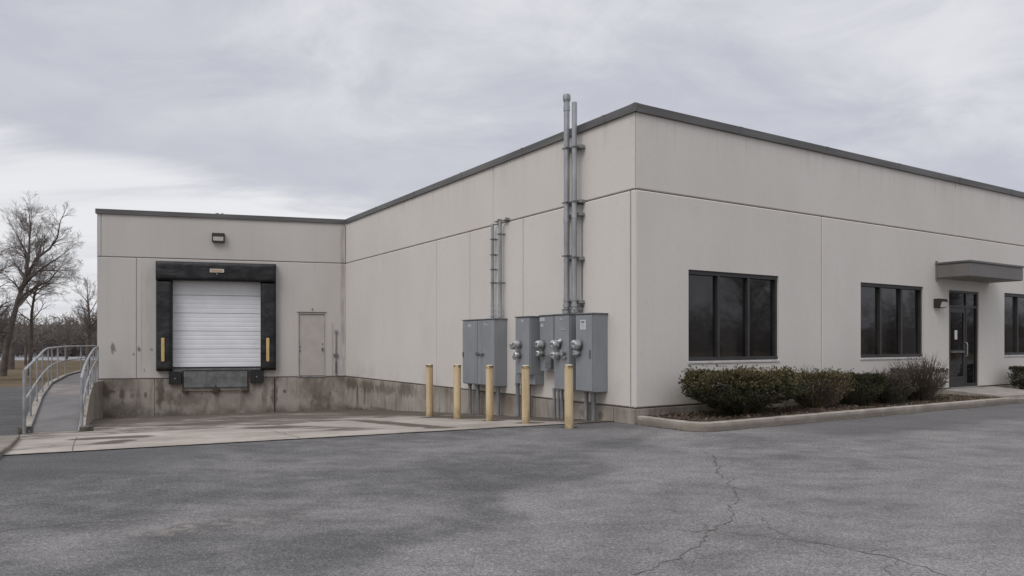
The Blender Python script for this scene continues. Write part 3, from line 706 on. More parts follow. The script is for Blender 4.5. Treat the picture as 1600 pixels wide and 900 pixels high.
# ------------------------------------------------------------ things on the dock wall
def fthing(name, label, cat, fr, u, z, y=0, group=None):
    return thing(name, label, cat, fr.W(u, y, z), fr.rz, group)
def dock_seal():
    a0, a1 = dock.P(243.5, off=.25), dock.P(431, off=.25)
    b0, b1 = dock.P(268.5, off=.25), dock.P(407, off=.25)
    zt = dock.P(337, 410, off=.3)[1]; zh = dock.P(337, 439, off=.3)[1]; zb = dock.P(337, 579, off=.25)[1]
    print('seal', a0, a1, b0, b1, zt, zh, zb)
    root = fthing('dock_seal', 'black padded dock seal framing the white loading door', 'dock seal', dock, (a0+a1)/2, zb); c = (a0+a1)/2
    def pad(x0, x1, z0, z1, y0, name, seed):
        bm = bmesh.new(); nx = max(4, int((x1-x0)/.07)); nz = max(4, int((z1-z0)/.07)); V = {}
        for i in range(nx+1):
            for j in range(nz+1):
                u, v = i/nx, j/nz; e = min(u, 1-u, v, 1-v)
                rnd = (.05 if min(u, 1-u) < .001 or min(v, 1-v) < .001 else 0)
                wv = noise.noise(Vector((lerp(x0, x1, u)*2.2+seed, lerp(z0, z1, v)*2.8, seed)))*.03+noise.noise(Vector((lerp(x0, x1, u)*6+seed, lerp(z0, z1, v)*5, seed)))*.012
                V[i, j] = bm.verts.new((lerp(x0, x1, u), -y0+rnd+(wv if not rnd else 0), lerp(z0, z1, v)))
        for i in range(nx):
            for j in range(nz): bm.faces.new((V[i, j], V[i+1, j], V[i+1, j+1], V[i, j+1])).smooth = True
        rim = [V[i, 0] for i in range(nx)]+[V[nx, j] for j in range(nz)]+[V[i, nz] for i in range(nx, 0, -1)]+[V[0, j] for j in range(nz, 0, -1)]
        bk_ = [bm.verts.new((v.co.x, -.016, v.co.z)) for v in rim]
        for k in range(len(rim)):
            k2 = (k+1) % len(rim); bm.faces.new((rim[k], bk_[k], bk_[k2], rim[k2]))
        me = bpy.data.meshes.new(name); bm.to_mesh(me); bm.free(); me.materials.append(vinyl_mat)
        o = bpy.data.objects.new(name, me); col.objects.link(o); o.parent = root; return o
    pad(a0-c, a1-c, zh-zb, zt-zb, .34, 'head_pad', 1)
    for s, (x0, x1) in enumerate(((a0-c, b0-c), (b1-c, a1-c))):
        o = pad(x0, x1, 0, zh-zb-.004, .26, 'side_pad', 5+s*3)
        px = 254.5 if s == 0 else 418.5; u = dock.P(px, off=.27)-c; z0, z1 = dock.P(px, 565, off=.27)[1]-zb, dock.P(px, 528, off=.27)[1]-zb
        mb = MB(); mb.box((u-.055, -.30, z0), (u+.055, -.25, z1)); mb.build('guide_strip', yellow_mat, o, .02)
    u = dock.P(339, off=.36)-c; z = dock.P(339, 423, off=.36)[1]-zb
    mb = MB(); mb.box((u-.24, -.372, z-.065), (u+.24, -.355, z+.065)); pl = mb.build('name_plate', plate_mat, root, .004)
    mb = MB()
    for k in range(9):
        x = u-.19+k*.042; mb.box((x, -.3745, z-.03), (x+.026+.008*(k % 2), -.371, z+.03*(1 if k % 3 else .6)))
    mb.build('lettering', simple('faded_orange_print', (.36, .24, .16), .7), pl)
    mb = MB(); mb.tube([(u, -.33, z-.12), (u, -.372, z-.12)], .018, 10); mb.build('rivet', pale_lbl, root)
dock_seal()
def leveler():
    u0, u1 = dock.P(285, off=.1), dock.P(388.5, off=.1); z1, z0 = dock.P(337, 578, off=.1)[1], dock.P(337, 605.5, off=.1)[1]; c = (u0+u1)/2; w_ = (u1-u0)/2
    r_ = fthing('dock_leveler', 'grey steel dock leveler plate hanging below the loading door', 'dock leveler', dock, c, z0); h = z1-z0
    mb = MB(); mb.box((-w_+.05, -.13, 0.01), (w_-.05, -.085, h-.03)); mb.build('lip_plate', steel_plate, r_, .006)
    mb = MB(); mb.box((-w_, -.12, -.12), (-w_+.04, -.06, h)); mb.box((w_-.04, -.12, -.12), (w_, -.06, h)); mb.box((-w_+.04, -.15, h-.025), (w_-.04, -.06, h)); mb.build('lip_frame', rust_mat, r_, .004)
    mb = MB(); mb.tube([(-w_-.02, -.11, -.125), (w_+.02, -.11, -.125)], .018, 10); mb.build('hinge_rod', rust_mat, r_)
    mb = MB(); mb.box((-w_+.02, -.18, -.17), (-w_+.20, -.062, -.08)); mb.build('lip_keeper', rust_mat, r_, .01)
    mb = MB(); mb.box((w_-.20, -.18, -.17), (w_-.02, -.062, -.08)); mb.build('lip_keeper', rust_mat, r_, .01)
    mb = MB(); mb.box((-.11, -.19, -.19), (.11, -.062, -.01)); mb.build('latch_block', rust_mat, r_, .01)
    mb = MB(); mb.tube([(0, -.125, .07), (0, -.15, .07)], .03, 12); mb.build('bolt', rubber_mat, r_)
leveler()
for i, (x0, x1, y0, y1, lb) in enumerate(((263.5, 283, 581, 600, 'black rubber dock bumper left of the steel leveler plate'), (391, 411, 577.5, 598, 'black rubber dock bumper right of the steel leveler plate'))):
    u0, u1 = dock.P(x0, off=.2), dock.P(x1, off=.2); z1, z0 = dock.P(x0, y0, off=.2)[1], dock.P(x0, y1, off=.2)[1]
    r_ = fthing('dock_bumper', lb, 'dock bumper', dock, (u0+u1)/2, z0, 0, 'rubber bumpers below the loading door'); w_ = (u1-u0)/2
    mb = MB(); k = 7
    for j in range(k):
        a = lerp(-w_, w_, j/k); b = lerp(-w_, w_, (j+1)/k)-.006; mb.box((a, -.2+.004*(j % 2), .0), (b, -.075, z1-z0))
    mb.build('laminated_pad', rubber_mat, r_, .006)
    mb = MB(); mb.box((-w_-.015, -.1, .03), (-w_+.002, -.058, z1-z0-.03)); mb.build('end_plate', rust_mat, r_); mb = MB(); mb.box((w_-.004, -.1, .03), (w_+.013, -.058, z1-z0-.03)); mb.build('end_plate', rust_mat, r_)
    mb = MB(); mb.tube([(-.0, -.205, (z1-z0)*.45), (0, -.19, (z1-z0)*.45)], .025, 10); mb.build('bolt', galv_dull, r_)
def wallpack_dock():
    u0, u1 = dock.P(331.5, off=.1), dock.P(351, off=.1); z1, z0 = dock.P(341, 364.5, off=.1)[1], dock.P(341, 378.5, off=.1)[1]
    r_ = fthing('wall_light', 'square dark wall light with a pale lens high above the loading door', 'wall light', dock, (u0+u1)/2, z0); w_ = (u1-u0)/2; h = z1-z0
    mb = MB(); mb.box((-w_, -.10, 0), (w_, -.001, h)); mb.box((-w_, -.2, h*.62), (w_, -.10, h)); mb.box((-w_, -.16, 0), (w_, -.10, .05)); mb.box((-w_, -.18, .05), (-w_+.035, -.10, h*.62)); mb.box((w_-.035, -.18, .05), (w_, -.10, h*.62))
    mb.build('housing', fixture_mat, r_, .008)
    mb = MB(); mb.face([(-w_+.035, -.145, .05), (w_-.035, -.145, .05), (w_-.035, -.185, h*.62), (-w_+.035, -.185, h*.62)]); mb.build('lens', lens_mat, r_)
wallpack_dock()
def wallpack_front():
    u0, u1 = front.P(1459, off=.02), front.P(1471, off=.02); z1, z0 = front.P(1459, 467)[1], front.P(1459, 481)[1]
    u1 = u0+.34
    r_ = fthing('wall_light', 'small dark wall light beside the entrance door with a pale slanted lens', 'wall light', front, (u0+u1)/2, z0, -.014); w_ = (u1-u0)/2; h = z1-z0
    mb = MB(); P_ = [(0, 0), (0, h), (-.16, h), (-.21, h*.80), (-.21, h*.66), (-.16, .0)]
    for x in (-w_, w_): mb.face([(x, a, b) for a, b in P_])
    for (a, b), (c, d) in zip(P_, P_[1:]): 
        if (a, b) != P_[4]: mb.face([(-w_, a, b), (w_, a, b), (w_, c, d), (-w_, c, d)])
    mb.build('housing', fixture_mat, r_)
    mb = MB(); mb.face([(-w_+.02, -.2115, h*.64), (-w_+.02, -.163, .012), (w_-.004, -.163, .012), (w_-.004, -.2115, h*.64)]); mb.face([(w_+.002, -.207, h*.62), (w_+.002, -.162, .01), (w_+.002, -.04, .01), (w_+.002, -.04, h*.62)]); mb.build('lens', lens_mat, r_)
wallpack_front()
# thin pipe and gate hardware right of the service door
def standpipe():
    u = dock.P(525, off=.05); z1 = dock.P(525, 515, off=.05)[1]; r_ = fthing('conduit', 'thin rusty pipe with a fitting on the wall right of the beige service door', 'pipe', dock, u, FL)
    h = z1-FL; mb = MB(); mb.tube([(0, -.05, -.02), (0, -.05, h)], .022, 10); mb.build('pipe', galv_dull, r_)
    mb = MB(); mb.tube([(-.13, -.02, 0), (-.13, -.02, h+.25)], .012, 8); mb.build('pipe', mandoor_mat, r_)
    mb = MB(); mb.box((-.05, -.09, h-.12), (.05, -.0, h)); mb.build('junction_box', galv, r_, .01)
    mb = MB(); mb.box((-.09, -.085, h*.42), (.07, -.0, h*.42+.12)); mb.tube([(0, -.05, .1), (0, -.05, .55)], .034, 10); mb.build('coupling', cab_dark, r_, .008)
standpipe()
def roofbit():
    for px, lb in ((339.5, 'small dark roof vent above the wall light, left of a pair'), (347.5, 'tiny dark roof vent above the wall light, right of a pair')):
        p = dock.W(dock.P(px, off=-.5), .5, TOP-.25)
        r_ = thing('roof_vent', lb, 'roof vent', p, dock.rz, 'small vents on the dock roof edge'); s_ = 1 if px < 343 else .7
        mb = MB(); mb.tube([(0, 0, 0), (0, 0, .30)], .04*s_, 10); mb.build('pipe', cab_dark, r_)
        mb = MB(); mb.tube([(-.0, 0, .29), (0, 0, .31), (0, 0, .36)], [.06*s_, .10*s_, .05*s_], 12); mb.build('hood', cab_dark, r_)
roofbit()

# ------------------------------------------------------------ electrical gear on the side wall
GY = -.014
def meter(par, u, y, z, r=.085, long=.16):
    o = MB(); o.tube([(u, y, z), (u, y-.05, z)], r*1.12, 20).build('meter', meterdark, par)
    m_ = par.children[-1] if False else bpy.data.objects[o_name(o)] if False else None
def add_meter(par, u, y, z, r=.085, long=.17):
    r *= .86
    mb = MB(); mb.tube([(u, y, z), (u, y-.045, z)], r*1.08, 22); mb.tube([(u, y-.045, z), (u, y-.062, z)], r*1.16, 22)
    o = mb.build('meter', meterdark, par)
    mb = MB(); mb.tube([(u, y-.06, z), (u, y-long*.8, z), (u, y-long*.95, z), (u, y-long, z)], [r, r*.97, r*.85, r*.5], 22); mb.build('glass_cover', meterglass, o)
    mb = MB(); mb.box((u-r*.55, y-long-.004, z-.012), (u+r*.55, y-long+.01, z+.03)); mb.build('dial', meterdark, o)
    return o
def wheelbits(par, u, y, z):
    mb = MB(); mb.tube([(u, y, z), (u, y-.07, z)], .045, 14); mb.tube([(u, y-.07, z), (u, y-.10, z)], .065, 14); mb.tube([(u+.04, y, z-.1), (u+.04, y-.06, z-.1)], .03, 10)
    return mb.build('seal_ring', galv, par)
def cabinet(pxl, pxr, ytop, ybot, dep, label, doors=1, cond=(), name='electrical_cabinet', lid=True, refpx=None):
    u0, u1 = side.P(pxl, off=dep), side.P(pxr, off=dep); rp = refpx or pxr
    z1, z0 = side.P(rp, ytop, off=dep)[1], side.P(rp, ybot, off=dep)[1]
    wl = side.W(u1, GY); print(name, 'u', round(u0, 2), round(u1, 2), 'z', round(z0, 2), round(z1, 2), 'wall px', 800+wl[0]/wl[1]*F)
    r_ = fthing(name, label, 'electrical cabinet', side, (u0+u1)/2, z0, GY, 'grey electrical cabinets on the side wall'); w_ = (u1-u0)/2; h = z1-z0
    mb = MB(); mb.box((-w_, -dep+.02, 0), (w_, 0, h)); mb.build('cabinet_body', cab_mat, r_, .006)
    if lid: mb = MB(); mb.box((-w_-.02, -dep-.015, h-.0), (w_+.02, 0, h+.025)); mb.build('top_cap', cab_dark, r_, .004)
    return r_, u0, u1, z0, z1, w_, h
def door_leafs(r_, spans, h, dep, zb=.02):
    for a, b in spans:
        mb = MB(); mb.box((a, -dep-.006, zb), (b, -dep+.019, h-.02)); mb.build('door', cab_mat, r_, .005)
def legs(r_, xs, z0, dep, u_c, rad=.045, yy=-.16):
    for x in xs:
        p = side.W(u_c+x, yy); gz = H(p[0], p[1])-z0+.0
        mb = MB(); mb.tube([(x, yy, gz), (x, yy, .0)], rad, 14); mb.tube([(x, yy, -.06), (x, yy, -.001)], rad*1.35, 14); mb.build('conduit', galv_dull, r_)
# 1: wide two-door cabinet
D = .36
r_, u0, u1, z0, z1, w_, h = cabinet(723.5, 774, 500.5, 600.5, D, 'wide grey two-door electrical cabinet, farthest left of the row', refpx=740)
uc = (u0+u1)/2
ca, cb = side.P(746.5, off=D)-uc, side.P(754, off=D)-uc
door_leafs(r_, [(-w_+.015, ca), (ca+.02, cb-.012), (cb, w_-.015)], h, D)
mb = MB(); mb.box((ca+.03, -D-.05, h*.46), (ca+.09, -D-.004, h*.50)); mb.tube([(ca+.06, -D-.03, h*.48), (cb+.08, -D-.06, h*.475)], .018, 8); mb.tube([(cb+.08, -D-.005, h*.475), (cb+.08, -D-.05, h*.475)], .035, 12); mb.build('handle', cab_dark, r_)
mb = MB(); mb.box((-w_+.02, -D-.014, h*.42), (-w_+.07, -D-.005, h*.5)); mb.build('latch', rubber_mat, r_); mb = MB(); mb.box((ca-.06, -D-.016, h*.45), (ca-.03, -D-.005, h*.5)); mb.build('latch', rubber_mat, r_)
mb = MB()
for k in range(2):
    for j in range(3): mb.box((-w_*.62+k*.085, -D-.009, h*.90+j*.028), (-w_*.62+.06+k*.085, -D-.005, h*.90+j*.028+.014))
    mb.box((-w_*.62+k*.085, -D-.009, h*.90), (-w_*.62+.016+k*.085, -D-.0055, h*.90+.07))
mb.build('sticker', white_lbl, r_)
mb = MB(); mb.box((w_*.35, -D-.009, h*.93), (w_*.5, -D-.005, h*.945)); mb.box((w_*.42, -D-.009, h*.915), (w_*.62, -D-.005, h*.928)); mb.build('sticker', pale_lbl, r_)
legs(r_, [side.P(735, off=.16)-uc, side.P(747.5, off=.16)-uc, side.P(779, off=.16)-uc], z0, D, uc, .045)
# 2: cabinet with stepped side and two pairs of meters
r_, u0, u1, z0, z1, w_, h = cabinet(806, 828.5, 496, 585, .40, 'narrow grey cabinet with stepped underside and stacked meters, second of the row from the left', refpx=815)
uc = (u0+u1)/2; D2 = .40
mb = MB(); zb2 = side.P(836, 600, off=.1)[1]-z0; mb.box((-w_-.22, -.26, zb2), (w_, 0, -.001)); mb.box((-w_-.22, -.18, 0), (-w_-.002, 0, h*.62)); mb.build('lower_box', cab_mat, r_, .006)
door_leafs(r_, [(-w_+.012, w_-.012)], h, D2)
add_meter(r_, -w_*.30, -D2-.006, side.P(813, 538, off=D2)[1]-z0, .10, .19); add_meter(r_, -w_*.32, -D2-.006, side.P(812, 554.5, off=D2)[1]-z0, .085, .16)
add_meter(r_, -w_-.12, -.19, side.P(799, 540, off=.3)[1]-z0, .11, .26); wheelbits(r_, -w_-.12, -.2, side.P(799, 556, off=.3)[1]-z0); add_meter(r_, -w_-.10, -.19, side.P(799, 558, off=.3)[1]-z0, .07, .2)
mb = MB(); mb.box((-w_-.22, -.24, side.P(799, 567, off=.3)[1]-z0), (-w_-.02, -.181, side.P(799, 562, off=.3)[1]-z0)); mb.build('bracket', cab_dark, r_)
mb = MB(); mb.box((-w_*.1, -D2-.011, h*.92), (w_*.15, -D2-.005, h*.96)); mb.build('sticker', pale_lbl, r_)
legs(r_, [side.P(808, off=.16)-uc, side.P(829, off=.1)-uc], zb2+z0, D2, uc, .05, -.13)
for ch in r_.children:
    if ch.name.startswith('conduit'): ch.location.z = zb2
mb = MB(); mb.tube([(-w_-.30, -.03, zb2-.45), (-w_-.30, -.03, h*.42)], .012, 8); mb.build('ground_wire', galv_dull, r_)
# 3: short panel between the cabinets
r_, u0, u1, z0, z1, w_, h = cabinet(844, 866.5, 493.5, 580, .22, 'short grey meter panel wedged between two taller cabinets', refpx=855)
uc = (u0+u1)/2
door_leafs(r_, [(-w_+.012, w_-.012)], h, .22, .36)
add_meter(r_, -w_*.45, -.226, side.P(848.5, 538, off=.22)[1]-z0, .105, .20); add_meter(r_, -w_*.52, -.226, side.P(845, 552, off=.22)[1]-z0, .08, .17); wheelbits(r_, -w_-.06, -.13, side.P(838, 553, off=.22)[1]-z0)
mb = MB(); mb.box((w_*.10, -.29, .06), (w_-.03, -.228, .36)); mb.build('lower_box', cab_dark, r_, .006)
mb = MB(); mb.box((-w_+.02, -.235, h*.90), (-w_*.2, -.226, h*.97)); mb.box((-w_+.06, -.235, h*.80), (-w_*.4, -.226, h*.86)); mb.build('sticker', pale_lbl, r_)
# 4
r_, u0, u1, z0, z1, w_, h = cabinet(867, 890.5, 492, 609.5, .42, 'tall grey cabinet with three round meters behind the nearest yellow bollard', refpx=880)
uc = (u0+u1)/2
door_leafs(r_, [(-w_+.012, w_-.012)], h, .42)
add_meter(r_, -w_*.35, -.426, side.P(872, 538, off=.42)[1]-z0, .105, .20); add_meter(r_, -w_*.42, -.426, side.P(870.5, 555, off=.42)[1]-z0, .10, .18); wheelbits(r_, w_*.45, -.426, side.P(882, 551, off=.42)[1]-z0)
mb = MB(); mb.tube([(w_*.0, -.43, side.P(878, 532, off=.42)[1]-z0), (-w_*.1, -.50, side.P(876, 535, off=.42)[1]-z0)], .05, 10); mb.build('seal_ring', galv, r_)
mb = MB(); mb.box((-w_*.1, -.436, h*.93), (w_*.08, -.426, h*.955)); mb.build('sticker', pale_lbl, r_); mb = MB(); mb.box((-w_*.0, -.436, h*.80), (w_*.5, -.426, h*.812)); mb.build('sticker', pale_lbl, r_)
legs(r_, [side.P(867, off=.16)-uc, side.P(873, off=.16)-uc, side.P(879, off=.16)-uc], z0, .42, uc, .035)
# 5
r_, u0, u1, z0, z1, w_, h = cabinet(900.5, 926.5, 491, 612, .40, 'tall grey cabinet with a white notice, nearest the building corner', refpx=915)
uc = (u0+u1)/2
door_leafs(r_, [(-w_+.012, w_-.012)], h, .40)
add_meter(r_, -w_*.42, -.406, side.P(909, 538, off=.4)[1]-z0, .11, .20); add_meter(r_, -w_*.55, -.406, side.P(907, 551, off=.4)[1]-z0, .075, .15)
mb = MB(); a, b = side.P(908.5, off=.4)-uc, side.P(916.5, off=.4)-uc; zz0, zz1 = side.P(912, 515, off=.4)[1]-z0, side.P(912, 500, off=.4)[1]-z0
mb.box((a, -.416, zz0), (b, -.406, zz1)); st = mb.build('notice', white_lbl, r_)
mb = MB(); mb.box((a+.03, -.4185, zz1-.055), (b-.03, -.416, zz1-.02)); [mb.box((a+.025, -.4185, zz0+.03+k*.028), (b-.03, -.416, zz0+.038+k*.028)) for k in range(4)]; mb.build('lettering', cab_dark, st)
mb = MB(); mb.box((-w_+.03, -.43, h*.44), (-w_+.05, -.404, h*.54)); mb.build('latch', cab_dark, r_); mb = MB(); mb.box((w_-.08, -.43, h*.43), (w_-.05, -.404, h*.54)); mb.build('latch', cab_dark, r_)
legs(r_, [side.P(917, off=.16)-uc, side.P(928, off=.16)-uc], z0, .40, uc, .045)
# conduits
def conduit(px, ytop, ybot, off, rad, label, br, group, cap=False, seams=()):
    u = side.P(px, off=off); z0, z1 = side.P(px, ybot, off=off)[1], side.P(px, ytop, off=off)[1]
    r_ = fthing('conduit', label, 'conduit', side, u, z0, 0, group); h = z1-z0; print('conduit', u, z0, z1)
    mb = MB(); mb.tube([(0, -off, 0), (0, -off, h)], rad, 20); mb.build('pipe', galv, r_)
    mb = MB()
    for k in range(3): mb.tube([(0, -off, .02+k*.13), (0, -off, .08+k*.13)], rad*(1.45-.12*k), 20)
    mb.build('fitting', galv, r_)
    for y in seams:
        zz = side.P(px, y, off=off)[1]-z0; mb = MB(); mb.tube([(0, -off, zz-.05), (0, -off, zz+.05)], rad*1.14, 20); mb.build('coupling', galv, r_)
    for y in br:
        zz = side.P(px, y, off=off)[1]-z0
        mb = MB(); mb.box((-rad-.016, -off-rad-.008, zz-.014), (rad+.016, -off-rad+.012, zz+.014)); mb.box((-rad-.016, -off-rad, zz-.014), (-rad-.004, .0, zz+.014)); mb.box((rad+.004, -off-rad, zz-.014), (rad+.016, .0, zz+.014)); mb.build('clamp', cab_dark, r_, .003)
    if cap:
        mb = MB(); mb.tube([(0, -off, h-.02), (0, -off, h+.07), (0, -off, h+.10)], [rad*1.3, rad*1.35, rad*1.1], 20); mb.tube([(0, -off, h-.05), (0, -off, h-.02)], rad*1.18, 20); mb.build('cap', galv_dull, r_)
    return r_, u
TG = 'tall conduits rising past the roof edge'; SG = 'shorter conduits above the wide cabinet'
conduit(885.5, 155, 491, .20, .063, 'tall capped conduit rising highest past the roof edge', [232, 317, 400, 484], TG, True, (170, 345))
conduit(897.5, 160, 490, .20, .056, 'tall conduit rising past the roof edge, just right of the capped one', [230, 315, 402, 485], TG, False, (338,))
conduit(769.5, 350, 497, .14, .038, 'shorter conduit above the wide cabinet, left of a pair', [374, 398, 421, 442], SG)
conduit(781.5, 346, 497, .14, .044, 'shorter conduit above the wide cabinet, right of a pair', [366, 442], SG)
# strut brackets carrying the tall pair
for k, y in enumerate((230, 315, 335, 404, 471)):
    u = side.P(903, off=.08); z = side.P(903, y, off=.08)[1]; ua = side.P(884, off=.1)
    r_ = fthing('strut_bracket', 'steel strut bracket behind the tall conduits, '+['topmost, just below the roof edge', 'at the horizontal wall joint', 'just below the horizontal wall joint', 'midway up the lower wall panel', 'lowest, just above the cabinets'][k], 'bracket', side, u, z, 0, 'strut brackets behind the tall conduits')
    mb = MB(); mb.box((ua-u-.05, -.125, -.025), (.16, -.0, .025)); mb.box((.10, -.16, -.045), (.17, .0, -.026)); mb.build('strut', galv_dull, r_, .004)
u = side.P(909, off=.04); r_ = fthing('conduit', 'thin upright pipe on the wall right of the tall pair', 'conduit', side, u, side.P(909, 488)[1])
mb = MB(); hh = side.P(909, 312)[1]-side.P(909, 488)[1]; mb.tube([(0, -.035, 0), (0, -.035, hh)], .014, 10); mb.build('pipe', galv_dull, r_)
for f in (.05, .48, .95): mb = MB(); mb.box((-.035, -.055, hh*f), (.035, 0, hh*f+.03)); mb.build('clamp', cab_dark, r_)
mb = MB(); hs = MB()
for k, (px, y) in enumerate(((778, 345), (790, 343))):
    u = side.P(px, off=.08); z = side.P(px, y, off=.08)[1]
    r_ = fthing('strut_bracket', ['steel bracket tying the top of the shorter left conduit to the wall', 'steel bracket tying the top of the shorter right conduit to the wall'][k], 'bracket', side, u, z, 0)
    q = MB(); q.box((-.14, -.11, -.02), (.08, 0, .004)); q.box((.03, -.12, -.02), (.07, 0, .04)); q.build('strut', galv_dull, r_, .004)

# ------------------------------------------------------------ bollards
def bollard_proto():
    r_ = thing('bollard', '', 'bollard', (0, 0, 0), 0, 'yellow steel bollards in front of the electrical cabinets')
    Hh = 1.15; mb = MB(); mb.tube([(0, 0, -.1), (0, 0, Hh)], .079, 28, False); mb.build('post', bollard_mat, r_)
    mb = MB(); mb.tube([(0, 0, Hh-.02), (0, 0, Hh+.006), (0, 0, Hh+.014)], [.0785, .073, .03], 28); mb.build('concrete_cap', bollard_cap_mat, r_)
    return r_
bp = None
bl = [(671.5, 569.5, 650.5, 'yellow bollard farthest from the corner, left of all the cabinets'), (714.5, 570, 654, 'rust-pitted yellow bollard just left of the wide two-door cabinet'), (765, 571, 657.5, 'yellow bollard standing before the wide two-door cabinet'),
      (821.5, 571.5, 661.5, 'yellow bollard standing before the stepped narrow cabinet'), (889, 570.5, 668, 'nearest yellow bollard, before the tall cabinets by the corner')]
for i, (px, yt, yb, lb) in enumerate(bl):
    d = F*1.15/(yb-yt); z = CAMZ-(yb-535)/F*d; x = ray(px)*d; print('bollard', i, round(x, 2), round(d, 2), 'z', round(z, 2), 'H', round(H(x, d), 2))
    hz = H(x, d)+.012
    # keep the foot on the ground: slide along the view ray until it sits at the photo's foot pixel
    for _ in range(30):
        d = (CAMZ-H(x, d)-.012)*F/(yb-535); x = ray(px)*d
    hz = H(x, d)+.01
    sc = ((yb-yt)/F*d)/1.15; print('   ->', round(x, 2), round(d, 2), round(sc, 3))
    if bp is None: bp = bollard_proto(); b_ = bp; b_['label'] = lb
    else: b_ = dup(bp, (0, 0, 0), None, lb)
    b_.location = (x, d, hz); b_.rotation_euler = (R(random.uniform(-.5, .5)), R(random.uniform(-.6, .6)), i*1.9); b_.scale = (sc, sc, sc)

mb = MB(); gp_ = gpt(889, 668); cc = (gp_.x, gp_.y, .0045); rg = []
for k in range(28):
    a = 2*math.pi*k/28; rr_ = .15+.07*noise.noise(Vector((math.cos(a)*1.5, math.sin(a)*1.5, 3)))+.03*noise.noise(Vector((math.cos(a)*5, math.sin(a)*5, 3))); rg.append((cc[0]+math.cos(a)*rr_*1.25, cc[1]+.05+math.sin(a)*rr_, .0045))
mb.face(rg); o = mb.build('broken_asphalt_collar', simple('collar_dark', (.055, .048, .042), .95, 0, .4, 14, .5)); o['kind'] = 'structure'  # ragged dark disc round the nearest bollard's foot

# ------------------------------------------------------------ planting bed
BW = 1.66; KH = .135
def fw(u, f): p = Vector(COR)+front.d*u-front.i*f; return (p.x, p.y)
def kerb_run(pts, wd, h, name, label=None, kind='structure', z0=-.1):
    mb = MB(); n = len(pts); out_ = []; inn = []
    for i in range(n):
        t = (Vector(pts[min(i+1, n-1)])-Vector(pts[max(i-1, 0)])).normalized(); nn = Vector((-t.y, t.x))
        out_.append(Vector(pts[i])); inn.append(Vector(pts[i])+nn*wd)
    hf = h if callable(h) else (lambda i: h)
    for i in range(n-1):
        a, b, c, d = out_[i], out_[i+1], inn[i+1], inn[i]; r1 = (b-a).normalized(); nn = Vector((-r1.y, r1.x))*.014
        h0, h1 = hf(i), hf(i+1); za, zb_ = H(*a), H(*b)
        mb.face([(a.x, a.y, za+z0), (b.x, b.y, zb_+z0), (b.x, b.y, zb_+h1-.014), (a.x, a.y, za+h0-.014)])
        mb.face([(a.x, a.y, za+h0-.014), (b.x, b.y, zb_+h1-.014), (b.x+nn.x, b.y+nn.y, zb_+h1), (a.x+nn.x, a.y+nn.y, za+h0)], True)
        mb.face([(a.x+nn.x, a.y+nn.y, za+h0), (b.x+nn.x, b.y+nn.y, zb_+h1), (c.x, c.y, zb_+h1), (d.x, d.y, za+h0)])
        mb.face([(d.x, d.y, za+h0), (c.x, c.y, zb_+h1), (c.x, c.y, zb_+z0), (d.x, d.y, za+z0)])
    for k in (0, n-1):
        a, d = out_[k], inn[k]; mb.face([(a.x, a.y, H(*a)+z0), (a.x, a.y, H(*a)+hf(k)), (d.x, d.y, H(*a)+hf(k)), (d.x, d.y, H(*a)+z0)])
    o = mb.build(name, kerb_mat); o['kind'] = 'structure'; return o
ud = dr[0]-.35+.45   # where the kerb drops, just past the start of the walkway
pts = [fw(.02, .04), fw(.02, .6)]; rc = .42
pts.append(fw(.02, BW-rc))
for k in range(1, 9):
    a = R(90*k/8); pts.append(fw(.02+rc-rc*math.cos(a), BW-rc+rc*math.sin(a)))
uu = .02+rc+.6
segs = []
while uu < front.len: pts.append(fw(uu, BW)); segs.append(uu); uu += .8
dcount = len(pts)
umap = [0]*11+segs
kerb_run(pts, .15, lambda i: KH+.03 if i < 11 else (KH+.03 if umap[i] < ud else KH-.02), 'kerb')
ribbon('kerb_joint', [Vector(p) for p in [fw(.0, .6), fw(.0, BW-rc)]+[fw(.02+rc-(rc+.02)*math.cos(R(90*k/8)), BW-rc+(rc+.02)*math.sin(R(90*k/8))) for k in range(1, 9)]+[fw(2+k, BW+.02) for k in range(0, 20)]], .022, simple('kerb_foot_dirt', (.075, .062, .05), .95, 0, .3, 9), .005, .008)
# mulch surface
def bedz(x, y):
    q = Vector((x, y))-Vector(COR); u = q.dot(front.d); f = -q.dot(front.i)
    k = sst(0, .5, min(abs(u-us0), abs(u-us1)))*sst(BW-.12, BW-.4, f)*.85+.15
    return .168+k*(-.012+.05*noise.noise(Vector((x*1.4, y*1.4, 0)))+.02*noise.noise(Vector((x*6, y*6, 4))))
def bed(u0, u1, name):
    def P_(u, v): return fw(lerp(u0, u1, u), lerp(BW-.13, .0, v))
    o = grid(name, P_, int((u1-u0)*9), 14, mulch_mat, bedz)
    return o
us0, us1 = dr[0]-.35, dr[1]+.75
bed(.16, us0+.08, 'mulch_bed'); bed(us1-.08, front.len, 'mulch_bed')
mb = MB(); mb.prism([fw(us0, BW-.15), fw(us1, BW-.15), fw(us1, .02), fw(us0, .02)], .02, lambda x, y: .19+.11*max(0, 1-abs((Vector((x, y))-Vector(COR)).dot(front.i*-1))/BW))
o = mb.build('walkway', simple('walk_concrete', (.30, .27, .24), .85, 0, .15, 3, .3, 40)); o['kind'] = 'structure'
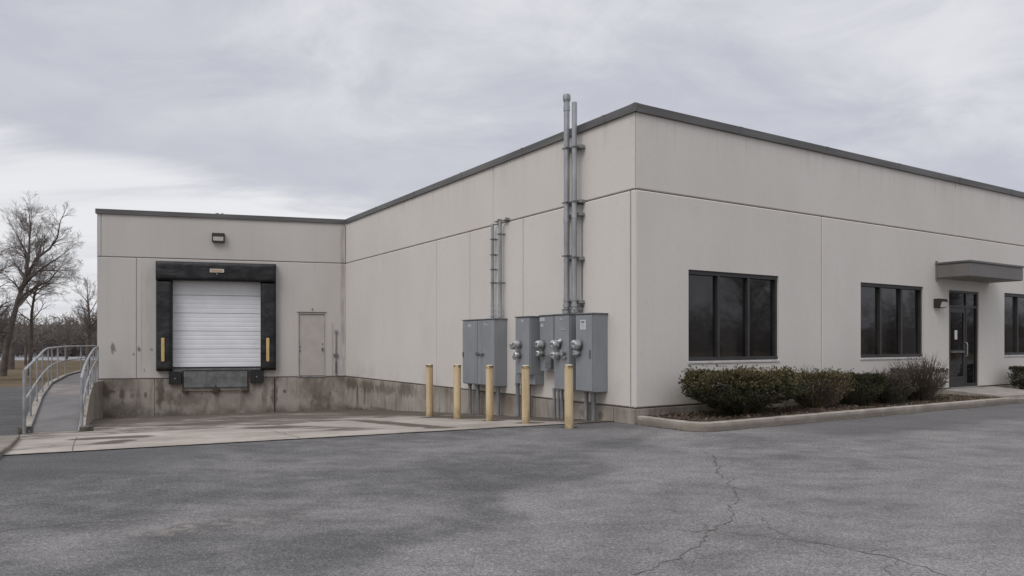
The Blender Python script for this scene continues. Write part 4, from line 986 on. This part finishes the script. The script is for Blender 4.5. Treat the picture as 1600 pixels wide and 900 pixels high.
# loose bark and leaves
rnd = random.Random(3); mb = MB()
for _ in range(5200):
    u = rnd.uniform(.2, 16); f = rnd.uniform(.02, BW-.17)
    if us0-.05 < u < us1+.05: continue
    if u < .6 and f > BW-.5: continue
    x, y = fw(u, f); z = bedz(x, y)+.006+rnd.uniform(0, .02)
    a = rnd.uniform(0, 6.28); l = rnd.uniform(.012, .028); s_ = l*rnd.uniform(.3, .7); t = rnd.uniform(-.02, .02)
    dx, dy = math.cos(a)*l, math.sin(a)*l; ex, ey = -math.sin(a)*s_, math.cos(a)*s_
    mb.face([(x-dx, y-dy, z), (x+ex, y+ey, z+t), (x+dx, y+dy, z+.008), (x-ex, y-ey, z-t)])
o = mb.build('bark_chips', simple('dry_leaves', (.105, .078, .055), .95, 0, .7, 9)); tag(o, 'loose brown bark chips and dry leaves on the planting bed', 'mulch', kind='stuff')

# grit and leaf scraps along the foot of the kerb and walls
rnd = random.Random(8); mb = MB()
for _ in range(900):
    k = rnd.random()
    if k < .45: x, y = fw(rnd.uniform(0, 16), BW+abs(rnd.gauss(0, .05))+.012)
    elif k < .6: x, y = fw(rnd.uniform(.0, .05)-abs(rnd.gauss(0, .04)), rnd.uniform(0, BW-.3))
    elif k < .85: 
        u_ = rnd.uniform(0, 16.2); x, y, _z = side.W(u_, -.05-abs(rnd.gauss(0, .09)))
    else: x, y, _z = dock.W(rnd.uniform(.3, 8.3), -.09-abs(rnd.gauss(0, .12)))
    z = H(x, y)+.018; a = rnd.uniform(0, 6.28); l = rnd.uniform(.008, .024); s_ = l*rnd.uniform(.3, .8); dx, dy = math.cos(a)*l, math.sin(a)*l; ex, ey = -math.sin(a)*s_, math.cos(a)*s_
    mb.face([(x-dx, y-dy, z), (x+ex, y+ey, z+.006), (x+dx, y+dy, z+.004), (x-ex, y-ey, z+rnd.uniform(0, .012))])
o = mb.build('grit', simple('pale_grit', (.26, .22, .17), .95, 0, .6, 9)); tag(o, 'small leaf scraps and grit along the kerb and wall foot', 'litter', kind='stuff')

# ------------------------------------------------------------ shrubs
def leafmat(name, c1, c2, c3=None):
    m = M(name, .7, 0, .25); n = m.noise(2.2, 4); n2 = m.noise(14, 3)
    c = m.mix(m.ramp(n, .35, .65), c1, c2); c = m.mix(m.ramp(n2, .4, .7, 0, .55), c, c3 or c1); m.color(c); return m.m
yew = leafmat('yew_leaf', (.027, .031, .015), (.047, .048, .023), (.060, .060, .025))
yew_top = leafmat('yew_tip', (.105, .087, .040), (.145, .115, .057), (.05, .052, .024))  # olive-brown top leaves, shading of the lit upper side put into their colour
olive = leafmat('olive_leaf', (.115, .095, .048), (.155, .125, .068), (.06, .04, .025))
russet = leafmat('russet_leaf', (.080, .062, .047), (.112, .084, .064), (.04, .036, .025))
stem_mat = simple('shrub_stem', (.085, .065, .05), .9, 0, .3, 8)
def shrub(name, label, u, f, rx, ry, z0, hh, mats, nleaf, seed, twigs=120, spiky=.05, dens=.55, size=.034, undercut=.3, group='shrubs in the planting bed', toplift=0, lateral=1.0):
    x, y = fw(u, f); r_ = thing(name, label, 'shrub', (x, y, z0), front.rz, group); rn = random.Random(seed)
    stems = MB(); tips = []
    for k in range(twigs):
        a = rn.uniform(0, 6.283); q = math.sqrt(rn.random()); tz = hh*rn.uniform(.45, 1.0)
        e = Vector((math.cos(a)*rx*q*.95, math.sin(a)*ry*q*.95, tz)); b = Vector((e.x*.18, e.y*.18, -.03)); m_ = b.lerp(e, .5)+Vector((rn.uniform(-.06, .06), rn.uniform(-.06, .06), .04))
        stems.tube([b, m_, e], [.011, .007, .003], 4, False); tips.append(e)
    stems.build('stems', stem_mat, r_)
    lv = [MB(), MB()]
    def surf(a, v):       # outline radius by height 0..1 : narrower foot, flat clipped top
        lump = 1+.30*noise.noise(Vector((math.cos(a)*1.6+seed, math.sin(a)*1.6, v*2.2)))+.09*noise.noise(Vector((math.cos(a)*5+seed, math.sin(a)*5, v*6)))
        prof = (undercut+(1-undercut)*sst(0, .62, v))*(1-.20*sst(.8, 1, v)*1.0)
        return prof*lump
    cnt = 0
    while cnt < nleaf:
        a = rn.uniform(0, 6.283); v = rn.random()**.72; s_ = surf(a, v)
        topz = hh*(1+.16*noise.noise(Vector((math.cos(a)*3*rx+seed, math.sin(a)*3, 2))))
        q = 1-abs(rn.gauss(0, .22)) if rn.random() < dens else math.sqrt(rn.random())
        if rn.random() < .30: v = 1-abs(rn.gauss(0, .05)); q = math.sqrt(rn.random())*.95; s_ = surf(a, .9)
        if q < 0: continue
        p = Vector((math.cos(a)*rx*s_*q, math.sin(a)*ry*s_*q, v*topz))
        if noise.noise(Vector((p.x*4.2+seed*3, p.y*4.2, p.z*4.2))) < -.16+(.10 if v < .5 else 0)-(.14 if v > .85 else 0): continue
        cnt += 1
        spr = rn.random() < .09
        if spr: p += Vector((p.x*.05, p.y*.05, spiky*rn.random()*(1.0 if v > .6 else .2)))
        # a sprig: three narrow leaves around a shared direction
        out = Vector((math.cos(a)*.8*lateral, math.sin(a)*.8*lateral, .25+.9*v+rn.uniform(-.3, .4))).normalized()
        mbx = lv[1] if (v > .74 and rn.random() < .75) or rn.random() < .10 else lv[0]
        for _ in range(2):
            dv = (out+Vector((rn.uniform(-.8, .8), rn.uniform(-.8, .8), rn.uniform(-.6, .6)))).normalized(); l = size*rn.uniform(.6, 1.35)
            sv = dv.cross(Vector((rn.uniform(-1, 1), rn.uniform(-1, 1), rn.uniform(-1, 1)))).normalized()*l*.27
            mbx.face([p, p+dv*l*.5+sv, p+dv*l, p+dv*l*.5-sv])
    lv[0].build('foliage', mats[0], r_); lv[1].build('foliage', mats[1], r_)
    return r_
# shrub spots from the photo: centre px on the bed line
def su(px, f): return front.P(px, off=f)
BZ = .15
fc = .82
ua, ub = su(1062, fc), su(1241, fc); print('shrub1', ua, ub)
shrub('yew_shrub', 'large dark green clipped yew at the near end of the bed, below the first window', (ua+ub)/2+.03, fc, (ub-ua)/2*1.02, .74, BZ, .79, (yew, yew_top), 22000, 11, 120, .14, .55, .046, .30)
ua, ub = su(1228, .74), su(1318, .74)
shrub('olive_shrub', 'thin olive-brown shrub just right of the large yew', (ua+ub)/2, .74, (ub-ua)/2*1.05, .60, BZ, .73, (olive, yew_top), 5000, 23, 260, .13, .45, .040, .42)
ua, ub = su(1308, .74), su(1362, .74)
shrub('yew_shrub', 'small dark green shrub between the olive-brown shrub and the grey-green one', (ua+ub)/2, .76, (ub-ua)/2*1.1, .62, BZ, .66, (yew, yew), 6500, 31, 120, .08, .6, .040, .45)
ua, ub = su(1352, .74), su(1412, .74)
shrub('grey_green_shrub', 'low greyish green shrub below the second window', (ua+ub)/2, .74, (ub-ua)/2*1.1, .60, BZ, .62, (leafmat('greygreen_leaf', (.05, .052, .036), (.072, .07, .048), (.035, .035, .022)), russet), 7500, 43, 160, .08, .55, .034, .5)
ua, ub = su(1394, .74), su(1476, .74)
shrub('twiggy_shrub', 'tall sparse reddish twiggy shrub left of the entrance door', (ua+ub)/2, .74, (ub-ua)/2*1.0, .60, BZ, .78, (russet, russet), 2600, 57, 420, .22, .35, .032, .40)
ua = su(1590, .6)
shrub('yew_shrub', 'round dark green shrub right of the entrance at the edge of the photo', ua+.5, .62, .62, .5, BZ, .70, (yew, yew), 6000, 71, 80, .04, .6, .034, .4)
# bare upright twigs poking out of the twiggy shrub
def poke(parent_label, n, rx, ry, h0, h1, seed):
    for o in bpy.data.objects:
        if o.get('label') == parent_label:
            rn = random.Random(seed); mb = MB()
            for _ in range(n):
                x, y = rn.uniform(-rx, rx), rn.uniform(-ry, ry); b = Vector((x*.5, y*.5, h0*.3)); e = Vector((x*1.05+rn.uniform(-.08, .08), y, rn.uniform(h0, h1)*(1-.25*abs(x/rx))))
                mb.tube([b, b.lerp(e, .55)+Vector((rn.uniform(-.03, .03),)*3), e], [.007, .005, .002], 3, False)
                for _ in range(3):
                    s_ = b.lerp(e, rn.uniform(.5, .9)); mb.tube([s_, s_+Vector((rn.uniform(-.1, .1), rn.uniform(-.1, .1), rn.uniform(.04, .14)))], [.004, .0015], 3, False)
            mb.build('twigs', stem_mat, o); return
poke('tall sparse reddish twiggy shrub left of the entrance door', 170, .9, .45, .85, 1.28, 5)
poke('thin olive-brown shrub just right of the large yew', 60, .6, .45, .8, 1.02, 6)
poke('low greyish green shrub below the second window', 50, .5, .4, .75, .95, 8)

# ------------------------------------------------------------ access ramp on the left
def X_(px, d): return ray(px)*d
Lp = [(X_(43, 15.75), 15.75, -.37), (X_(53, 17.6), 17.6, -.21), (X_(65, 20.5), 20.5, .06), (X_(80, 24.6), 24.6, .20), (X_(104, 29.5), 29.5, .25), (X_(138, 34), 34, .33)]
Rp = [(X_(124, 15.9), 15.9, -.38), (X_(128, 17.6), 17.6, -.21), (X_(134, 20.5), 20.5, .06), (X_(141.5, 24.6), 24.6, .20), (-15.55, 29.5, .25), (-16.9, 34, .33)]
block_mat = simple('dark_mossy_block', (.085, .08, .062), .9, 0, .4, 9, .4)
rampo = thing('access_ramp', 'sloping concrete access ramp with galvanised pipe rails left of the dock', 'ramp', (Lp[0][0], Lp[0][1], Lp[0][2]))
ox, oy, oz = Lp[0]
def loc(p, dz=0): return (p[0]-ox, p[1]-oy, p[2]-oz+dz)
def smoothpath(P, n=6):
    out_ = []
    for i in range(len(P)-1):
        p0, p1, p2, p3 = (Vector(P[max(i-1, 0)]), Vector(P[i]), Vector(P[i+1]), Vector(P[min(i+2, len(P)-1)]))
        for k in range(n):
            t = k/n; out_.append(.5*((2*p1)+(-p0+p2)*t+(2*p0-5*p1+4*p2-p3)*t*t+(-p0+3*p1-3*p2+p3)*t**3))
    out_.append(Vector(P[-1])); return out_
LS, RS = [Vector(Lp[i]).lerp(Vector(Lp[i+1]), k/6) for i in range(len(Lp)-1) for k in range(6)]+[Vector(Lp[-1])], [Vector(Rp[i]).lerp(Vector(Rp[i+1]), k/6) for i in range(len(Rp)-1) for k in range(6)]+[Vector(Rp[-1])]
mb = MB(); dkb = MB()
for i in range(len(LS)-1):
    a, b, c, d = LS[i], RS[i], RS[i+1], LS[i+1]
    dkb.face([loc(a, .004), loc(b, .004), loc(c, .004), loc(d, .004)])
    def low(p): return (p[0]-ox, p[1]-oy, -1.5-oz)
    for (p, q, sgn) in ((a, d, -1), (b, c, 1)):
        wn = .16 if sgn < 0 else .11
        o_ = Vector((sgn*wn, 0, 0)); po, qo = p+o_, q+o_
        cu = .06
        mb.face([loc(p, cu), loc(q, cu), loc(qo, cu), loc(po, cu)]); mb.face([loc(po, cu), loc(qo, cu), low(qo), low(po)]); mb.face([loc(p, cu), loc(q, cu), loc(q, -.1), loc(p, -.1)])
a, b = LS[0], RS[0]
for p, s_ in ((a, -1), (b, 1)):
    mb.face([low(p), (p[0]-ox+s_*.16, p[1]-oy, -1.5-oz), loc(p+Vector((s_*.16, 0, 0)), .06), loc(p, .06)])
mb.build('side_wall', found_mat, rampo)
def make_deck():
    m = M('ramp_deck', .95, spec=.03); n = m.noise(1.2, 5); c = m.mix(m.ramp(n, .3, .7), (.150, .143, .138), (.205, .196, .188))
    c = m.mix(m.ramp(m.noise(60, 4), .5, .75, 0, .4), c, (.09, .09, .095))
    x = m.xyz(); tan = m.math('MULTIPLY', m.math('MULTIPLY', m.ramp(x[1], 5.2, 6.2), m.ramp(x[1], 9.2, 8.2)), m.ramp(m.noise(.7, 4), .42, .55))
    c = m.mix(m.math('MULTIPLY', tan, .5), c, (.33, .29, .25)); m.color(c); return m.m
dkb.build('deck', make_deck(), rampo)
mb = MB(); mb.tube([loc(p+Vector((.02, 0, 0)), .065) for p in LS], .018, 6); mb.build('edge_angle', galv_dull, rampo)
mb = MB(); mb.tube([loc(p-Vector((.02, 0, 0)), .065) for p in RS[:20]], .018, 6); mb.build('edge_angle', galv_dull, rampo)
for p, s_ in ((Lp[0], -1), (Rp[0], 1)):
    mb = MB(); mb.box(loc((p[0]+s_*.02, p[1]-.04, 0), .0)[:2]+(-.35,), (p[0]-ox+s_*.19, p[1]-oy+.22, p[2]-oz+.17)); mb.build('footing', block_mat, rampo, .015)
def rail(path, mid, posts, foot, label, fat=.032):
    r_ = MB(); P = smoothpath(path); r_.tube([loc(p) for p in P], fat, 10); o = r_.build('railing', rail_mat, rampo); o['label'] = label
    q = MB(); Pm = smoothpath(mid); q.tube([loc(p) for p in Pm], .024, 8); q.build('mid_rail', rail_mat, o)
    for (t, rad) in posts:
        k = t*(len(P)-1); i = min(int(k), len(P)-2); a = P[i].lerp(P[i+1], k-i); fz = foot(a.y)
        q = MB(); q.tube([loc((a.x, a.y, fz)), loc((a.x, a.y, a.z))], rad, 8); q.build('post', rail_mat, o)
def zl(y):
    for a, b in zip(Lp, Lp[1:]):
        if y <= b[1]: return lerp(a[2], b[2], (y-a[1])/(b[1]-a[1]))
    return .33
def LR(px, py, d): return (X_(px, d), d, CAMZ+(535-py)/F*d)
railL = [LR(38, 579, 15.7), LR(49, 568, 17.8), LR(60, 557, 20), LR(71.5, 545.8, 22.5), LR(84, 543.2, 25), LR(108, 541.2, 29.5), LR(150, 540.5, 34.5)]
midL = [LR(40, 623, 15.7), LR(50, 608, 17.8), LR(62, 590, 20), LR(75, 575, 22.5), LR(86, 568, 25), LR(106, 562.5, 29.5), LR(150, 558.5, 34.5)]
rail(railL, midL, [(0, .034), (.15, .024), (.30, .022), (.43, .020), (.56, .018), (.64, .018), (.72, .028), (.80, .018), (.90, .022)], lambda y: zl(y)+.03, 'long left railing bending behind the building')
railR = [LR(127.5, 592, 16.0), LR(129.5, 582, 17.2), LR(134, 568, 19.4), LR(141, 554, 22), LR(147.5, 545, 24.2), LR(153, 542.5, 25.5)]
midR = [LR(128, 640, 16.0), LR(131, 620, 17.2), LR(136, 598, 19.4), LR(143, 578, 22), LR(149, 566, 24.2), LR(153, 564, 25.5)]
rail(railR, midR, [(0, .034), (.12, .014), (.24, .02), (.36, .014), (.5, .026), (.62, .014), (.74, .02), (.86, .014), (.97, .034)], lambda y: zl(y)+.03, 'short right railing ending at the dock wall')

# kerb piece at the left edge
kp = [gpt(-130, 760), gpt(-60, 738), gpt(-8, 722), gpt(4, 713), gpt(14, 704, -.03), gpt(24, 694, -.1), gpt(31, 685, -.2)]
kp = [(p.x, p.y) for p in kp]
kerb_run(kp, .35, .09, 'kerb')
mb = MB(); mb.prism([(kp[0][0]-3, kp[0][1]), (kp[2][0]-.2, kp[2][1]+.1), (kp[4][0]-.2, kp[4][1]+.05), (kp[6][0]-.15, kp[6][1]), (kp[6][0]-5, kp[6][1]+.3)], -.6, lambda x, y: H(x, y)+.075)
o = mb.build('pavement', kerb_mat); o['kind'] = 'structure'

# ------------------------------------------------------------ bare trees
def branch(mb, rn, p, d, ln, r, lev, maxlev, spread=.75, up=.10, kids=(9, 7, 6, 4), minr=.012):
    n = 5 if lev < 3 else 3; P = [p.copy()]; dv = d.normalized(); bend = Vector((rn.gauss(0, .05), rn.gauss(0, .05), rn.gauss(0, .04)))
    for k in range(n):
        dv = (dv+bend+Vector((rn.gauss(0, .07), rn.gauss(0, .07), rn.gauss(0, .06)+up*(.6 if lev < 3 else 1)))).normalized(); P.append(P[-1]+dv*ln/n)
    rr = [max(minr*(1 if lev < 4 else .75), r*(1-.80*k/n)) for k in range(n+1)]
    mb.tube(P, rr, 5 if lev == 1 else (4 if lev == 2 else 3), False)
    if lev >= maxlev: return
    nk = kids[min(lev, len(kids)-1)]
    for c in range(nk):
        t = (.15+.80*(c+rn.random())/nk)*n; i = min(int(t), n-1); q = P[i].lerp(P[i+1], t-i); base = (P[i+1]-P[i]).normalized()
        side_ = base.cross(Vector((rn.gauss(0, 1), rn.gauss(0, 1), rn.gauss(0, 1)))).normalized()
        nd = (base*.85+side_*spread).normalized()
        f = 1-.55*(t/n)
        branch(mb, rn, q, nd, ln*rn.uniform(.55, .85)*f, rr[i]*.6, lev+1, maxlev, spread, up, kids, minr)
def tree(name, label, loc_, stems, seed, kids, maxlev, minr, group, spread=.75, up=.10):
    r_ = thing(name, label, 'tree', loc_, 0, group); rn = random.Random(seed); tr = MB(); cr = MB()
    for P, rads, bl_ in stems:
        P = [Vector(q) for q in P]; tr.tube(P, rads, 9, False); n = len(P)-1
        for c in range(bl_[0]):
            t = rn.uniform(bl_[1], 1.0)*n; i = min(int(t), n-1); q = P[i].lerp(P[i+1], t-i); base = (P[i+1]-P[i]).normalized()
            s_ = base.cross(Vector((rn.gauss(0, 1), rn.gauss(0, 1), rn.gauss(0, 1)))).normalized()
            nd = (base*.75+s_*.8).normalized(); rr = lerp(rads[i], rads[i+1], t-i)
            branch(cr, rn, q, nd, bl_[2]*rn.uniform(.6, 1.1)*(1-.35*t/n), rr*.5, 1, maxlev, spread, up, kids, minr)
        branch(cr, rn, P[-1], P[-1]-P[-2], bl_[2]*.6, rads[-1], 1, maxlev, spread*.7, up, kids, minr)
    tr.build('trunk', bark_mat, r_); cr.build('crown', twig_mat, r_); return r_
D1 = 60.; GZ = -1.12
def T1(px, py, dy=0): return Vector((X_(px, D1)-X_(4, D1), dy, CAMZ+(535-py)/F*D1-GZ))
TGp = 'bare trees on the grass at the left'
tree('bare_tree', 'big bare tree leaning to the right, its wide crown filling the left of the sky', (X_(4, D1), D1, GZ),
     [([T1(4, 592), T1(10, 545), T1(20, 500), T1(28, 470), T1(38, 440), T1(45, 405), T1(46, 375), T1(49, 355)], [.29, .23, .20, .18, .14, .09, .06, .03], (22, .35, 3.9)),
      ([T1(38, 440), T1(50, 402, .6), T1(66, 386, 1.0), T1(78, 368, 1.0), T1(82, 345, 1)], [.15, .11, .08, .06, .04], (12, .2, 2.7)),
      ([T1(36, 448), T1(60, 430, -.6), T1(86, 416, -1.0), T1(110, 402, -1.2)], [.12, .09, .06, .035], (12, .15, 3.0)),
      ([T1(30, 466), T1(62, 450, -.6), T1(90, 440, -1.0), T1(104, 425, -1.2)], [.11, .08, .05, .03], (11, .15, 2.8)),
      ([T1(40, 420), T1(34, 398, .8), T1(20, 380, 1.2), T1(12, 362, 1)], [.12, .08, .06, .03], (12, .2, 3.0)),
      ([T1(46, 370), T1(40, 350, .6), T1(33, 332, 1.0)], [.08, .06, .03], (8, .1, 1.5)),
      ([T1(31, 592, 1.2), T1(34, 530, 1.2), T1(37, 490, 1.0), T1(42, 462, .9), T1(50, 440, .8)], [.17, .14, .11, .08, .04], (12, .2, 3.0))],
     5, (0, 6, 5, 4), 4, .0048, TGp, .66, .025)
tree('bare_tree', 'dark bare tree cut off by the left edge of the photo', (X_(-22, 52), 52, GZ),
     [([Vector((0, 0, 0)), Vector((.1, 0, 2)), Vector((-.2, 0, 4.5)), Vector((.2, 0, 7.5))], [.30, .24, .17, .09], (26, .25, 3.6))], 15, (0, 6, 5, 4), 4, .0048, TGp, .66, .04)
tree('bare_tree', 'smaller bare tree close to the left edge of the building', (X_(137, 84), 84, GZ),
     [([Vector((0, 0, 0)), Vector((.1, 0, 3)), Vector((.2, 0, 5)), Vector((.0, 0, 8))], [.28, .22, .16, .06], (26, .35, 3.0))], 21, (0, 5, 4, 3), 4, .010, TGp, .7, .10)
tree('bare_tree', 'slim bare tree far back between the big tree and the building', (X_(104, 112), 112, GZ),
     [([Vector((0, 0, 0)), Vector((.1, 0, 2)), Vector((.2, 0, 3.4)), Vector((.0, 0, 5))], [.2, .16, .1, .05], (18, .3, 2.2))], 33, (0, 5, 4, 3), 3, .014, TGp, .7, .12)
for k, (px, d, y0, hgt) in enumerate(((17, 75, 0, 3.4), (40, 88, 0, 3.2))):
    tree('bare_tree', ['short dark trunk standing on the grass beneath the big leaning tree', 'thin dark trunk standing on the grass right of the short one'][k], (X_(px, d), d, GZ),
         [([Vector((0, 0, 0)), Vector((.05, 0, hgt*.5)), Vector((.1, 0, hgt*.8)), Vector((.0, 0, hgt*1.4))], [(.34, .16)[k], (.3, .14)[k], .12, .05], (12, .5, 2.2))], 40+k, (0, 5, 4, 3), 3, .012, TGp)
# far wood: reads as one brown mass
def wood(name, label, arc, seed, n, r0, r1, hmul=1):
    rn = random.Random(seed); mb = MB()
    for _ in range(n):
        a = R(rn.uniform(*arc)); r = rn.uniform(r0, r1); p = Vector((math.sin(a)*r, math.cos(a)*r, GZ-.1)); hh_ = rn.uniform(4.6, 9.0)*hmul
        mb.tube([p, p+Vector((rn.uniform(-.3, .3), 0, hh_*.7))], [.14, .05], 3, False)
        for _ in range(85):
            q = p+Vector((rn.gauss(0, 1.3), rn.gauss(0, 1.3), hh_*rn.uniform(.05, .9))); e = q+Vector((rn.gauss(0, .8), rn.gauss(0, .8), rn.uniform(.3, 1.4)))
            mb.tube([q, e], [.05, .018], 3, False)
    o = mb.build(name, wood_mat); tag(o, label, 'wood', kind='stuff'); return o
wood('far_wood', 'far brown bare wood along the horizon behind the car park', (-44, -22), 2, 520, 160, 210)
wood('far_wood', 'bare wood across the road, mirrored in the office windows', (62, 125), 9, 300, 120, 165, 1.3)
# street trees that the office windows mirror
rt = [(52, 14, .0), (58, -2, 1.2), (66, 26, 2.1), (49, -16, 3.3), (72, 8, 4.4), (60, -28, 5.2)]
tp = None
for i, (x, y, rz) in enumerate(rt):
    lb = 'bare street tree across the road, ' + ['directly across from the door', 'across from the first window', 'farthest along the road', 'beside the photographer', 'set back behind the others', 'behind the photographer'][i]
    if tp is None:
        tp = tree('bare_tree', lb, (x, y, -.06), [([Vector((0, 0, 0)), Vector((.1, 0, 2.5)), Vector((-.1, .2, 5)), Vector((.1, 0, 8.5))], [.34, .27, .2, .08], (26, .3, 4.4))], 77, (0, 5, 5, 3), 4, .011, 'bare street trees across from the office', .7, .12)
    else: dup(tp, (x, y, -.06), rz, lb)
# pale parked shapes far behind the rail
def far_car(px, d, label, c):
    r_ = thing('parked_car', label, 'car', (X_(px, d), d, -1.09), R(80), 'cars parked far away beyond the grass'); mt = simple('car_paint', c, .3, .1)
    prof = [(-2.1, .35), (-2.15, .75), (-1.5, .9), (-.9, 1.42), (.7, 1.45), (1.35, .95), (2.1, .82), (2.15, .35)]
    mb = MB(); 
    for s_ in (-.85, .85): mb.face([(x, s_, z) for x, z in prof])
    for (a, b), (c_, d_) in zip(prof, prof[1:]+prof[:1]): mb.face([(a, -.85, b), (a, .85, b), (c_, .85, d_), (c_, -.85, d_)])
    mb.build('body', mt, r_)
    mb = MB(); gp = [(-1.35, .95), (-.85, 1.36), (.62, 1.38), (1.15, .97)]
    for s_ in (-.855, .855): mb.face([(x, s_, z) for x, z in gp])
    mb.build('window', glass_mat, r_)
    for x in (-1.35, 1.35):
        for y in (-.8, .8): mb = MB(); mb.tube([(x, y-.1, .33), (x, y+.1, .33)], .33, 14); mb.build('wheel', rubber_mat, r_)
far_car(108, 150, 'tiny white car parked far beyond the rail', (.6, .6, .6)); far_car(122, 155, 'tiny silver car parked far off, nearest the building edge', (.45, .46, .48))
